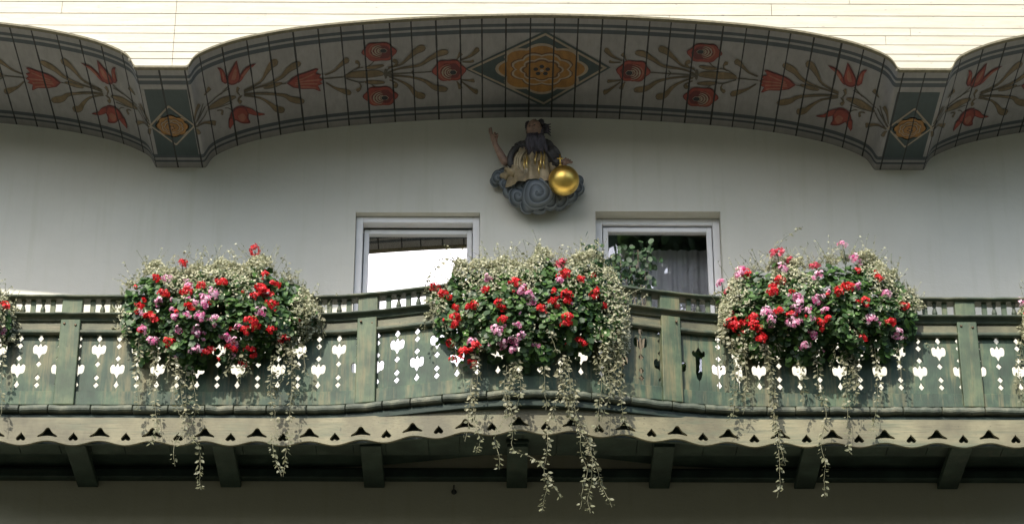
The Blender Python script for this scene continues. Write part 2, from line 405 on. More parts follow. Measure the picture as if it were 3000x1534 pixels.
# the large diamond with its rosette, at the crown of the arch
ONE = [(1,0)]
def diamond(ds, conv):
    for pts, mi, ly in ds: paint(conv(pts), mi, ly, ONE)
diamond([([(522,500),(1112,222),(1588,490),(1100,775)], DGREEN, 2), ([(545,500),(1113,238),(1562,490),(1100,757)], CREAM, 3), ([(576,500),(1113,254),(1532,490),(1100,740)], DGREEN, 4)], z2)
def rosette(cx, cy, sx, sy, emit, k=1.0):
    for i, (rx, ry, mi, n, ph) in enumerate(((330,180,CREAM,8,.39),(306,163,ORANGE,8,.39),(232,124,BROWN,8,0),(222,117,CREAM,8,0),(206,105,ORANGE,8,0),(158,84,CREAM,8,.39),(144,74,BROWN,8,.39),(128,64,ORANGE,8,.39))):
        emit([(cx+sx*rx*(.88+.15*abs(math.sin(n/2*(a+ph))))*math.cos(a), cy+sy*ry*(.88+.15*abs(math.sin(n/2*(a+ph))))*math.sin(a)) for a in [q*math.pi/48 for q in range(96)]], mi, 5+i)
    for q in range(5):
        a = -math.pi/2 + q*2*math.pi/5; px, py = cx+sx*46*math.cos(a), cy+sy*28*math.sin(a)
        emit([(px+sx*19*math.cos(b), py+sy*13*math.sin(b)) for b in [j*math.pi/8 for j in range(16)]], BLACK, 14)
    emit([(cx+sx*17*math.cos(b), cy+sy*10*math.sin(b)) for b in [j*math.pi/8 for j in range(16)]], CREAM, 15)
rosette(1150+.40253*1086, .40253*495, .40253, .40253, lambda p, m, l: paint(p, m, l, ONE))
# the flat pier heads either side of the arch: a dark green field with a small diamond
for sgn in (-1, 1):
    xp = XC + sgn*PER/2; hw = WP/2 - .03; da = on_soffit(536, 263)[1]; db = on_soffit(575, 455)[1]
    paint_xd([(xp-hw, da), (xp+hw, da), (xp+hw, db), (xp-hw, db)], DGREEN, 1, .05)
    dm = (da+db)/2 - .03; hx, hd = WP/2*.94, .30
    for s_, mi, ly in ((1.0, CREAM, 3), (.90, DGREEN, 4), (.84, DGREEN, 5)):
        paint_xd([(xp-hx*s_, dm), (xp, dm-hd*s_), (xp+hx*s_, dm), (xp, dm+hd*s_)], mi, ly, .01)
    rosette(xp, dm, hx/330*.72, hd/180*.55, lambda p, m, l: paint_xd(p, m, l, .008))
sof = sm.build('painted_soffit', SP, house)
sof['label'] = 'arched white eave boards painted with red flowers and an orange rosette'

# boarded gable above the arch: horizontal cream boards cut to the curve
gb = MB(); YF = -(OV + .024); YB = -(OV - .004)
bz = [P(560, y, OV).z for y in (420, 330, 260, 199, 178, 158, 131, 104, 81, 46, 12)]
while bz[-1] < ZFLAT + 2.3: bz.append(bz[-1] + .105)
rng = random.Random(3)
for j in range(len(bz)-1):
    z0, z1_ = bz[j] + .0032, bz[j+1] - .0032
    cutx = sorted(rng.uniform(X0, X1) for _ in range(2)) if j != 8 else [P(1960,50,OV).x]
    if j == 9: cutx = [P(2259,30,OV).x, -3.4]
    edges = [X0] + sorted(cutx) + [P(513,90,OV).x - .0, X1]; edges = sorted(edges)
    yj = YF - rng.uniform(0, .004)
    for e0, e1 in zip(edges[:-1], edges[1:]):
        xa, xb = e0 + .0018, e1 - .0018
        if xb - xa < .02: continue
        n = max(1, int((xb-xa)/.025)); xx = [xa + (xb-xa)*i/n for i in range(n+1)]
        for i in range(n):
            la, lb = max(z0, zs(xx[i]) - .004), max(z0, zs(xx[i+1]) - .004)
            if la >= z1_ and lb >= z1_: continue
            la, lb = min(la, z1_), min(lb, z1_)
            gb.add([(xx[i],yj,la),(xx[i+1],yj,lb),(xx[i+1],yj,z1_),(xx[i],yj,z1_),(xx[i],YB,la),(xx[i+1],YB,lb),(xx[i+1],YB,z1_),(xx[i],YB,z1_)],
                   [(0,1,2,3),(0,4,5,1),(3,2,6,7)] + ([(0,3,7,4)] if i == 0 else []) + ([(1,5,6,2)] if i == n-1 else []))
fix_normals(gb.build('gable_boarding', M['gable'], house))
gk = MB()                                                        # dark battens behind the open joints, and the arch edge
for i in range(len(xs)-1):
    a, b = xs[i], xs[i+1]; za, zb = zs(a), zs(b)
    gk.add([(a,YB+.002,za+.001),(b,YB+.002,zb+.001),(b,YB+.002,ZFLAT+2.4),(a,YB+.002,ZFLAT+2.4)], [(0,1,2,3)])
gk.build('gable_backing', M['gable_gap'], house)
ge = MB()
for i in range(len(xs)-1):
    a, b = xs[i], xs[i+1]; za, zb = zs(a), zs(b); y1, y2 = YF-.005, YB+.006
    ge.add([(a,y1,za-.016),(b,y1,zb-.016),(b,y1,za*0+zb+.001),(a,y1,za+.001),(a,y2,za-.016),(b,y2,zb-.016),(b,y2,zb+.001),(a,y2,za+.001)], [(0,1,2,3),(0,4,5,1),(3,2,6,7),(4,7,6,5)])
ge.build('arch_edge_strip', plain('edge_strip_paint', (.13,.115,.065), .7, .3, 30), house)

# wall with two door openings
ZG = 0.0
ZFLOOR = P(1077, 1158, .9).z
ZBAND = ZFLOOR - .03                  # below this the wall colour is darkened to stand for balcony shade
doors = []
for (xl, xr, yt, rec, nm) in ((1041, 1406, 622, .065, 'l'), (1745, 2112, 619, .115, 'r')):
    a = P(xl, yt+40, 0); b = P(xr, yt+40, 0); doors.append((a.x, b.x, P((xl+xr)/2, yt, 0).z, rec))
wm = MB(); TW = .34; ZT = _tab[0][1] + .6
XA, XB = -9.0, 9.5
def wallbox(a, b, z0, z1, mi=0): wm.box((a, 0, z0), (b, TW, z1), mi)
(l0, l1, lt, lr), (r0, r1, rt, rr) = doors
wallbox(XA, l0, ZBAND, ZT); wallbox(l1, r0, ZBAND, ZT); wallbox(r1, XB, ZBAND, ZT)
wallbox(l0, l1, lt, ZT); wallbox(r0, r1, rt, ZT); wallbox(l0, l1, ZBAND, ZFLOOR-.01); wallbox(r0, r1, ZBAND, ZFLOOR-.01)
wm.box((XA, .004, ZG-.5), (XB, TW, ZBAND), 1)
wm.build('wall', [M['wall'], M['wall_shade']], house)

def glass(name, refl, tint=(1,1,1)):
    m = bpy.data.materials.new(name); m.use_nodes = True; t = m.node_tree; t.nodes.remove(t.nodes['Principled BSDF'])
    g = t.nodes.new('ShaderNodeBsdfGlossy'); g.inputs['Roughness'].default_value = .0; g.inputs[0].default_value = (*tint, 1)
    tr = t.nodes.new('ShaderNodeBsdfTransparent'); mx = t.nodes.new('ShaderNodeMixShader'); mx.inputs[0].default_value = refl
    t.links.new(tr.outputs[0], mx.inputs[1]); t.links.new(g.outputs[0], mx.inputs[2]); t.links.new(mx.outputs[0], t.nodes['Material Output'].inputs[0]); return m
def curtain_mat():
    t = NT('sheer_curtain'); t.col((.52,.52,.55)); t.b.inputs['Roughness'].default_value = .9; return t.m
M['curtain'] = curtain_mat()
for i, (a, b, top, rec) in enumerate(doors):
    dr = empty('balcony_door', ((a+b)/2, rec, ZFLOOR)); dr.parent = house
    dr['label'] = ('white framed balcony door whose pane mirrors the bright sky', 'white framed balcony door with dark glass and a sheer curtain')[i]
    fw, g = .058, .0
    fm = MB(); y0, y1 = rec, rec + .09
    fm.box((a+.002, y0, ZFLOOR), (a+fw, y1, top-.002)); fm.box((b-fw, y0, ZFLOOR), (b-.002, y1, top-.002)); fm.box((a+fw, y0, top-fw), (b-fw, y1, top-.002))
    bevel(fm.build('door_frame', M['frame'], dr), .004)
    s0, s1, st = a+fw+.006, b-fw-.006, top-fw-.014; sw = .042; y2 = rec+.022
    hm = MB()
    hm.box((s0, y2, ZFLOOR+.03), (s0+sw, y2+.06, st)); hm.box((s1-sw, y2, ZFLOOR+.03), (s1, y2+.06, st)); hm.box((s0+sw, y2, st-sw), (s1-sw, y2+.06, st)); hm.box((s0+sw, y2, ZFLOOR+.03), (s1-sw, y2+.06, ZFLOOR+.16))
    if i == 0:                               # this leaf is tipped inwards at the top for airing
        hm.v = [(x_, y_ + (z_-ZFLOOR)*math.tan(R(1.9)), z_) for x_, y_, z_ in hm.v]
    sash = bevel(hm.build('sash', M['frame'], dr), .005)
    gm = MB(); yp = y2 + .018
    tilt = 0
    tl_ = (st-sw-ZFLOOR)*math.tan(R(1.9)) if i == 0 else 0; yp += .15*math.tan(R(1.9)) if i == 0 else 0
    ga, gb_, gz0, gz1 = s0+sw-.004, s1-sw+.004, ZFLOOR+.15, st-sw+.004
    gm.add([(ga,yp,gz0),(gb_,yp,gz0),(gb_,yp+.006,gz0),(ga,yp+.006,gz0),(ga,yp+tl_,gz1),(gb_,yp+tl_,gz1),(gb_,yp+tl_+.006,gz1),(ga,yp+tl_+.006,gz1)], [(0,3,2,1),(4,5,6,7),(0,1,5,4),(1,2,6,5),(2,3,7,6),(3,0,4,7)])
    gm.build('pane', glass('sky_glass', .85) if i == 0 else glass('dark_glass', .16), dr)
    cm = MB(); n = 90; ca, cb = s0+.01, s1-.01; z0c, z1c = ZFLOOR+(.06, 1.32)[i], st - (.02 if i else .02)
    vs = []; 
    for q in range(n+1):
        X = ca + (cb-ca)*q/n; yy = rec + (.22, .36)[i] + (.018,.009)[i]*math.sin(q*.62) + (.008,.006)[i]*math.sin(q*1.37+1)
        vs += [(X, yy, z0c), (X, yy, z1c)]
    cm.add(vs, [(2*q, 2*q+2, 2*q+3, 2*q+1) for q in range(n)]); cm.build('curtain', M['curtain'], dr, True)
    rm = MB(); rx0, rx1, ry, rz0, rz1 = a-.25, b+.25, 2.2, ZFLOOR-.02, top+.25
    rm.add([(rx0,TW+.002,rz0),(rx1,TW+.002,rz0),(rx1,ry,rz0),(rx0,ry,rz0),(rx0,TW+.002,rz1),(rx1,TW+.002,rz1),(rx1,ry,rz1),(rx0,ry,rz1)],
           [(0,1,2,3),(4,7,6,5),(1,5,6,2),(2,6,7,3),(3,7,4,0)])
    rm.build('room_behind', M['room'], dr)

# ------------------------------------------------------------------ the balcony
D0, B = .80*D/16, .235*D/16
XBAL = P(1552, 830, D0+B).x; WB = P(1552+640, 850, D0).x - P(1552, 850, D0).x
def dcur(X, bb=B):
    q = abs(X - XBAL)/WB
    return D0 + (bb*.5*(1+math.cos(math.pi*q)) if q < 1 else 0)
def cnorm(X, bb=B):
    e = .004; s = (dcur(X+e,bb)-dcur(X-e,bb))/(2*e); return Vector((-s, -1, 0)).normalized()
def on_curve(X, dd, z, bb=B):
    p = Vector((X, -dcur(X,bb), z)) + cnorm(X,bb)*dd; p.z = z; return p
XP0 = P(1077, 1050, D0+.05).x
def zl(sy, dd=0.0, sx=1077): return P(sx, sy, dcur(XP0)+dd).z
BX0, BX1 = P(-260, 1000, D0).x, P(3260, 1000, D0).x
def sweep(mb, prof, a, b, step=.05, bb=B, jit=0, mi=0, seed=0):
    n = max(1, int(round((b-a)/step))); k = len(prof); vs = []
    for i in range(n+1):
        X = a + (b-a)*i/n
        j1 = jit*(noise.noise(Vector((X*9, seed, 0)))) ; j2 = jit*(noise.noise(Vector((X*23, seed+5, 0))))
        for q, (dd, z) in enumerate(prof): vs.append(on_curve(X, dd + j2*.7, z + j1, bb))
    fs = [(i*k+q, i*k+(q+1)%k, (i+1)*k+(q+1)%k, (i+1)*k+q) for i in range(n) for q in range(k)]
    fs += [tuple(range(k))[::-1], tuple(n*k+q for q in range(k))]
    mb.add(vs, fs, mi)
bal = empty('balcony', (XBAL, -D0/2, ZFLOOR), 'weathered green wooden balcony with curved front, cut-out boards and scalloped valance', 'balcony')
def swept(name, prof, mat, jit=0, bb=B, seed=0, smooth_=False):
    m = MB(); sweep(m, prof, BX0, BX1, .04, bb, jit, 0, seed); o = fix_normals(m.build(name, mat, bal)); return bevel(o, .004)
# mouldings
zr1, zr0 = zl(858,.05), zl(869,.05)
swept('hand_rail', [(-.05,zr0+.004),(.05,zr0),(.075,zr0+.012),(.07,zr1-.004),(.0,zr1+.008),(-.05,zr1)], M['green_rail'], .004)
zc1, zc0 = zl(911,.06), zl(925,.06)
swept('cornice', [(-.04,zc0-.005),(.035,zc0-.004),(.05,zc0+.012),(.078,zc1-.016),(.085,zc1-.006),(.08,zc1),(-.04,zc1+.006)], M['green_rail'], .004, seed=3)
zf1, zf0 = zc0-.006, zl(960,.03)
swept('upper_moulding', [(-.02,zl(937,.03)),(.034,zl(937,.03)),(.046,zl(934,.03)),(.046,zl(931,.03)),(.034,zf1),(-.02,zf1)], M['green_rail'], .0015, seed=6)
swept('fascia_board', [(-.02,zf0),(.026,zf0),(.026,zl(938,.03)),(-.02,zl(938,.03))], worn_paint('fascia_paint', (.115,.115,.066), (.155,.138,.080), (.065,.092,.06), 'x', .4), .001, seed=7)
zq = zl(972,.04)
swept('roll_moulding', [(.0,zq),(.032,zq-.001),(.046,zq+.010),(.05,zq+.022),(.042,zf0-.002),(.0,zf0-.002)], M['green_rail'], .0015, seed=8)
# bottom board and ledge
zk1, zk0 = zl(1137,.03), zl(1178,.03)
swept('bottom_board', [(-.02,zk0),(.026,zk0),(.026,zk1-.004),(.018,zk1),(-.02,zk1)], M['green'], .003, seed=9)
lm = MB(); ze1, ze0 = zl(1177,.07), zl(1196,.08); X = BX0; rng = random.Random(5)
while X < BX1:
    L = rng.uniform(.21,.32); sweep(lm, [(-.03,ze0),(.062,ze0-.002),(.076,ze0+.010),(.080,ze0+.024),(.068,ze1-.006),(.03,ze1+.008),(-.03,ze1+.012)], X+.0035, X+L-.0035, .03, B, .010, 0, rng.random()*50); X += L
bevel(fix_normals(lm.build('ledge_cap', M['ledge'], bal)), .004)
swept('ledge_beam', [(-.1,zl(1226,.03)),(.034,zl(1226,.03)),(.040,ze0-.02),(.03,ze0-.003),(-.1,ze0-.003)], worn_paint('ledge_beam_paint', (.016,.032,.022), (.024,.042,.030), (.05,.05,.035), 'x', .25), .002, seed=11)
# posts
PX = [P(s, 1050, D0+.05).x for s in (1077-880, 1077, 1962, 2842)]
def at_post(X, lo, hi, z0, z1, d0, d1, taper=0.0):
    n = cnorm(X); t = Vector((n.y*-1, n.x, 0)); t = Vector((-n.y, n.x, 0)); c = Vector((X, -dcur(X), 0))
    def q(s, dd, z): p = c + t*s + n*dd; p.z = z; return p
    return [q(lo-taper,d0,z0),q(hi+taper,d0,z0),q(hi+taper,d1,z0),q(lo-taper,d1,z0),q(lo,d0,z1),q(hi,d0,z1),q(hi,d1,z1),q(lo,d1,z1)]
BOXF = [(0,3,2,1),(4,5,6,7),(0,1,5,4),(1,2,6,5),(2,3,7,6),(3,0,4,7)]
for X in PX:
    m = MB(); m.add(at_post(X, -.074, .074, zl(1177,.06), zc0-.007, -.02, .056, .003), BOXF); po = bevel(fix_normals(m.build('post', M['green_post'], bal)), .007, 2)
    for s in (-.045, .04):
        bm_ = MB(); c = Vector((X,-dcur(X),0)) + cnorm(X)*.056; c.z = zc0 - .045 - (.012 if s > 0 else 0)
        bm_.tube([c+Vector((s,.004,0)), c+Vector((s,-.004,0)), c+Vector((s,-.010,0))], [.009,.010,.005], 8); bm_.build('bolt', M['bolt'], po)
    m = MB(); m.add(at_post(X, -.076, .076, zc1+.004, zr0+.002, -.03, .046), BOXF); bevel(fix_normals(m.build('rail_block', M['green_post'], bal)), .006, 2)
# balusters: turned ones and flat slats in turn
def arclen(a, b):
    n = 60; s = 0; p = on_curve(a,0,0)
    for i in range(1, n+1): q = on_curve(a+(b-a)*i/n,0,0); s += (q-p).length; p = q
    return s
def bays():
    e = [BX0-.4] + PX + [BX1+.4]
    return [(e[i], e[i+1]) for i in range(len(e)-1)]
BAY = bays(); HB = zr0 - zc1
for bi, (a, b) in enumerate(BAY):
    if bi == 0: a = PX[0] - (PX[1]-PX[0])
    if bi == len(BAY)-1: b = PX[-1] + (PX[-1]-PX[-2])
    n = 28; 
    for k in range(1, n):
        X = a + .076 + (b-a-.152)*k/n
        if X < P(-20,880,D0).x or X > P(3020,880,D0).x: continue
        m = MB()
        if k % 2 == 0:
            c = on_curve(X, .008, 0); z = zc1 + .004
            m.lathe(c.x, c.y, [(.0,z),(.017,z),(.017,z+.008),(.011,z+.012),(.010,z+.018),(.019,z+.036),(.021,z+.046),(.016,z+.064),(.010,z+HB*.66),(.009,z+HB*.74),(.016,z+HB*.78),(.016,z+HB*.82),(.010,z+HB*.86),(.018,z+HB*.9),(.018,z+HB),(0,z+HB)], 10)
            m.build('turned_baluster', M['green_rail'], bal, True)
        else:
            m.add(at_post(X, -.019, .019, zc1+.003, zr0+.003, -.002, .02), BOXF); bevel(fix_normals(m.build('flat_slat', M['green_post'], bal)), .002)
# panels of upright boards; every joint between two boards is sawn out to a pattern
zp0, zp1 = zl(1141,.0), zl(962,.0); HP = zp1 - zp0
CLOVER = [(.0,.074),(.008,.062),(.008,.056),(.014,.047),(.020,.050),(.025,.061),(.036,.064),(.048,.056),(.054,.038),(.053,.014),(.048,-.010),(.036,-.020),(.023,-.020),(.012,-.030),(.007,-.044),(.0,-.058)]
DIA = [(.0,.027),(.0225,0),(.0,-.027)]
DART = [(.0,.036),(.008,.016),(.021,-.004),(.011,-.018),(.0,-.032)]
def column(kind):
    if kind == 'A': L = [(DART,.875),(CLOVER,.655),(DIA,.455),(DIA,.235),(DIA,.115)]
    elif kind == 'B': L = [(DIA,.870),(DIA,.750),(DIA,.550),(CLOVER,.335),(DART,.125)]
    else: L = [([(.002,.03),(.017,0),(.026,-.012),(.036,.0),(.049,-.008),(.052,-.026),(.046,-.045),(.026,-.056),(.024,-.10),(.024,-.15),(.026,-.19),(.016,-.235),(.002,-.25)],.66)]
    out = []
    for s, f in sorted(L, key=lambda q: -q[1]): out += [(x, zp0 + f*HP + z) for x, z in s]
    return out           # from the top down
GAP = .0003
for bi, (a, b) in enumerate(BAY):
    if bi == 0: a = PX[0] - (PX[1]-PX[0])
    if bi == len(BAY)-1: b = PX[-1] + (PX[-1]-PX[-2])
    m = MB(); NBD = 14; lo, hi = a + .070, b - .070; rng = random.Random(bi+2)
    # equal arc lengths
    N = 400; xs_ = [lo+(hi-lo)*i/N for i in range(N+1)]; s_ = [0]
    for i in range(N): s_.append(s_[-1] + (on_curve(xs_[i+1],0,0)-on_curve(xs_[i],0,0)).length)
    def xat(s):
        i = 0
        while i < N-1 and s_[i+1] < s: i += 1
        return xs_[i] + (xs_[i+1]-xs_[i])*(s-s_[i])/(s_[i+1]-s_[i])
    J = [xat(s_[-1]*k/NBD) for k in range(NBD+1)]
    for k in range(NBD):
        if J[k+1] < BX0 or J[k] > BX1: continue
        kl = 'B' if k % 2 == 0 else 'A'; kr = 'A' if k % 2 == 0 else 'B'
        if bi == 3 and k in (0,): kr = 'X'
        if bi == 3 and k in (1,): kl = 'X'
        if bi == 3 and k == 2: kr = 'X'
        if bi == 3 and k == 3: kl = 'X'
        A_, B_ = on_curve(J[k],0,0), on_curve(J[k+1],0,0); t = (B_-A_); W = t.length; t.normalize(); nn = Vector((t.y, -t.x, 0)); off = rng.uniform(-.002,.002)
        right = [(W-GAP, zp1)] + [(W-GAP-x, z) for x, z in column(kr)] + [(W-GAP, zp0)]
        left = [(GAP, zp0)] + [(GAP+x, z) for x, z in reversed(column(kl))] + [(GAP, zp1)]
        out = right + left; n = len(out)
        fr = [A_ + t*x + nn*(off) + Vector((0,0,z)) for x, z in out]; bk = [p - nn*.014 for p in fr]
        m.add(fr+bk, [tuple(range(n))[::-1], tuple(range(n,2*n))] + [(i, (i+1)%n, n+(i+1)%n, n+i) for i in range(n)])
    fix_normals(m.build('cutout_panel', M['green'], bal))
# valance: scalloped hanging board with hats over the crests and hearts over the troughs
BV = .175*D/16
def zv(sy, sx=560): return P(sx, sy, D0+.052).z
zt, zcr, ztr = zv(1223), zv(1290), zv(1303)
SC = P(560+153.6, 1290, D0+.035).x - P(560, 1290, D0+.035).x; XCREST = P(599, 1288, D0+.035).x
vm = MB(); n = int((BX1-BX0)/.006); amp = (zcr-ztr)
def scallop(X): return ztr + amp*(.5+.5*math.cos(2*math.pi*(X-XCREST)/SC))
HAT = [(0,.068),(.014,.061),(.024,.042),(.040,.022),(.066,.006),(.074,-.003),(.068,-.011),(.040,-.004),(.0,.0)]
HEART = [(0,.048),(.006,.034),(.022,.016),(.035,-.002),(.034,-.016),(.021,-.024),(.008,-.020),(0,-.010)]
def hole(X):
    ph = (X - XCREST)/SC; i = round(ph); u = abs(X - (XCREST + i*SC)); j = math.floor(ph)+.5; v = abs(X-(XCREST+j*SC))
    for s, uu, zc in ((HAT, u, zcr+.038), (HEART, v, ztr+.058)):
        w_ = max(p[0] for p in s)
        if uu < w_:
            i0 = max(range(len(s)), key=lambda q: s[q][0]); up, dn = s[:i0+1], s[i0:][::-1]
            def f(L):
                for (xa, za), (xb, zb) in zip(L[:-1], L[1:]):
                    if xa <= uu <= xb and xb > xa: return za+(zb-za)*(uu-xa)/(xb-xa)
                return L[-1][1]
            return zc+f(dn), zc+f(up)
    return None
def quadcol(xa, xb, za0, za1, zb0, zb1):
    f0, f1 = on_curve(xa,.052,0,BV), on_curve(xb,.052,0,BV); g0, g1 = on_curve(xa,.030,0,BV), on_curve(xb,.030,0,BV)
    V = lambda p, z: Vector((p.x,p.y,z))
    vm.add([V(f0,za0),V(f1,zb0),V(f1,zb1),V(f0,za1),V(g0,za0),V(g1,zb0),V(g1,zb1),V(g0,za1)], [(0,1,2,3),(5,4,7,6),(0,4,5,1),(3,2,6,7)])
for i in range(n):
    xa = BX0+(BX1-BX0)*i/n; xb = BX0+(BX1-BX0)*(i+1)/n; sa, sb = scallop(xa), scallop(xb); h0, h1 = hole(xa), hole(xb)
    if h0 or h1:
        h0 = h0 or (sum(h1)/2,)*2; h1 = h1 or (sum(h0)/2,)*2
        quadcol(xa, xb, sa, h0[0], sb, h1[0]); quadcol(xa, xb, h0[1], zt, h1[1], zt)
    else: quadcol(xa, xb, sa, zt, sb, zt)
vm.build('valance', M['valance'], bal)
# deck, edge strip below, joists out of the wall
zu = P(1500, 1430, 0).z + .06
fl = MB(); sweep(fl, [(-.03, zu+.10),(-.03, zu+.15),(-(D0-.03)+.0, zu+.15),(-(D0-.03), zu+.10)], BX0, BX1, .1, B)
fl.build('deck', M['green_dark'], bal)
dk = MB(); dk.box((BX0, -(D0-.05), ZFLOOR-.03), (BX1, -.002, ZFLOOR)); dk.build('walking_boards', plain('grey_deck_boards', (.62,.59,.52), .8, .2, 12), bal)
us = MB(); X = BX0; rng = random.Random(8)
while X < BX1:
    L = rng.uniform(.22,.34); 
    n_ = 6
    for q in range(n_):
        a_, b_ = X+.003+(L-.006)*q/n_, X+.003+(L-.006)*(q+1)/n_; fa, fb_ = on_curve(a_,.012,0,BV), on_curve(b_,.012,0,BV)
        us.add([(fa.x,fa.y,zu),(fb_.x,fb_.y,zu),(b_,-.47,zu),(a_,-.47,zu),(fa.x,fa.y,zu+.024),(fb_.x,fb_.y,zu+.024),(b_,-.47,zu+.024),(a_,-.47,zu+.024)], BOXF)
    X += L
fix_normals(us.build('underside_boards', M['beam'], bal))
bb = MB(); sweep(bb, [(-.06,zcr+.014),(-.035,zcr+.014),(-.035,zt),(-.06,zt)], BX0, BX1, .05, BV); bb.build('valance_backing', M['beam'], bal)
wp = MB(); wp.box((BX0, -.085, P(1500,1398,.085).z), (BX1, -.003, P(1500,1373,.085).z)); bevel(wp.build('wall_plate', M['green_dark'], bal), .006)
bt = MB(); bt.box((BX0, -.030, P(1500,1373,.085).z+.002), (BX1, -.003, zu+.098)); bt.build('recess_shade_strip', M['beam'], bal)  # dark strip added so the recess behind the underside boards reads as shade
zbm = P(1500, 1430, 0).z; hwid = .5*60/ (P(1530,1430,0).x-P(1530-1,1430,0).x)**-1
hwid = .5*(P(1544,1430,0).x - P(1484,1430,0).x)
for s in (-160, 258, 677, 1097, 1514, 1931, 2356, 2775, 3190):
    X = P(s, 1430, 0).x; m = MB(); m.box((X-hwid, -.74, zbm), (X+hwid, -.004, zu-.002)); m.box((X-hwid-.006, -.752, zbm+.028), (X+hwid+.006, -.70, zu-.003))
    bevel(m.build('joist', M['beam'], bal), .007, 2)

# ------------------------------------------------------------------ plants in the window boxes
def leafmat(name, c, c2, tr=.25, rough=.5):
    t = NT(name); t.m.use_nodes = True
    oi = t.n('ShaderNodeAttribute'); oi.attribute_name = 'tone'
    t.col(t.ramp(oi.outputs['Fac'], [(0, c), (1, c2)])); t.b.inputs['Roughness'].default_value = rough
    tl = t.n('ShaderNodeBsdfTranslucent'); cc = t.ramp(oi.outputs['Fac'], [(0, tuple(min(1,x*1.2) for x in c)), (1, tuple(min(1,x*1.2) for x in c2))])
    t.l(cc, tl.inputs[0]); mx = t.n('ShaderNodeMixShader'); mx.inputs[0].default_value = tr
    t.l(t.b.outputs[0], mx.inputs[1]); t.l(tl.outputs[0], mx.inputs[2]); t.l(mx.outputs[0], t.t.nodes['Material Output'].inputs[0]); return t.m
M['ger'] = leafmat('geranium_leaf', (.014,.045,.012), (.105,.215,.045))
M['ivy'] = leafmat('variegated_leaf', (.10,.13,.045), (.60,.58,.40), .3)
M['vine'] = leafmat('vine_leaf', (.075,.088,.038), (.35,.33,.21), .25)
M['redp'] = leafmat('red_petal', (.48,.006,.014), (.90,.030,.035), .25)
M['pinkp'] = leafmat('pink_petal', (.70,.085,.30), (.98,.76,.84), .25)
M['coral'] = leafmat('coral_petal', (.66,.05,.10), (.84,.16,.22), .25)
M['dark_leaf'] = leafmat('dark_round_leaf', (.012,.035,.012), (.04,.09,.03), .15, .6)
class Leaves(MB):
    def __init__(s): super().__init__(); s.tone = []
    def put(s, c, n, up, size, shape, tone, cup=.18, mi=0):
        n = n.normalized(); a = up - n*up.dot(n)
        if a.length < 1e-4: a = Vector((1,0,0)) - n*n.x
        a.normalize(); b = n.cross(a); pts = [c + (a*y + b*x)*size + n*(cup*(x*x+y*y)-cup*.3)*size for x, y in shape]
        base = len(s.v); s.v += [tuple(p) for p in pts] + [tuple(c - n*cup*.3*size)]; k = len(pts)
        for i in range(k): s.f.append((base+i, base+(i+1)%k, base+k)); s.m.append(mi)
        s.tone += [tone]*(k+1)
    def done(s, name, mats, parent=None, loc=None):
        while len(s.tone) < len(s.v): s.tone.append(.3)
        o = s.build(name, mats, parent, False, loc)
        at = o.data.attributes.new('tone', 'FLOAT', 'POINT'); at.data.foreach_set('value', s.tone); return o
GERSH = [(.5*r*math.sin(a), .5*r*math.cos(a)) for a, r in [(R(k*24), 1.0 if k % 3 != 1 else .82) for k in range(15)]]
GERSH = [(x, y+.12) if abs(x) > .05 or y > 0 else (x, y+.35) for x, y in GERSH]
IVYSH = [(0,.6),(.28,.25),(.34,-.08),(.16,-.4),(-.16,-.4),(-.34,-.08),(-.28,.25)]
NARROW = [(0,.7),(.26,.15),(.20,-.3),(0,-.5),(-.20,-.3),(-.26,.15)]
PETAL = [(0,.55),(.32,.3),(.30,-.1),(0,-.45),(-.30,-.1),(-.32,.3)]
def rv(k=1.0, rg=random): return Vector((rg.gauss(0,1), rg.gauss(0,1), rg.gauss(0,1)))*k
# flower heads: a ball of small five-petalled florets; a few meshes per colour, reused
def head_mesh(mat, seed, rad=.045, n=20, half=.1):
    rg = random.Random(seed); L = Leaves()
    for i in range(n):
        v = rv(1, rg).normalized()
        if v.z < -.55: v.z *= -.6
        c = Vector((v.x*rad*1.05, v.y*rad, v.z*rad*.82)) * rg.uniform(.62, 1.22)
        tone0 = rg.random(); ax = (v + rv(.25, rg)).normalized(); a = ax.cross(Vector((.3,.2,.9))).normalized(); b = ax.cross(a)
        ph = rg.random()*6.28
        for q in range(5):
            an = ph + q*2*math.pi/5; dr = a*math.cos(an)+b*math.sin(an)
            L.put(c + dr*.0095, ax + dr*.35 + rv(.25, rg), dr, rg.uniform(.015,.021), PETAL, min(1, max(0, tone0 + rg.uniform(-.25,.25))), .1)
    o = L.done('flower_head', mat); me = o.data; bpy.data.objects.remove(o); return me
HEADS = {'red': [head_mesh(M['redp'], i) for i in range(5)], 'pink': [head_mesh(M['pinkp'], 20+i, .044, 19) for i in range(5)], 'coral': [head_mesh(M['coral'], 40+i) for i in range(3)]}

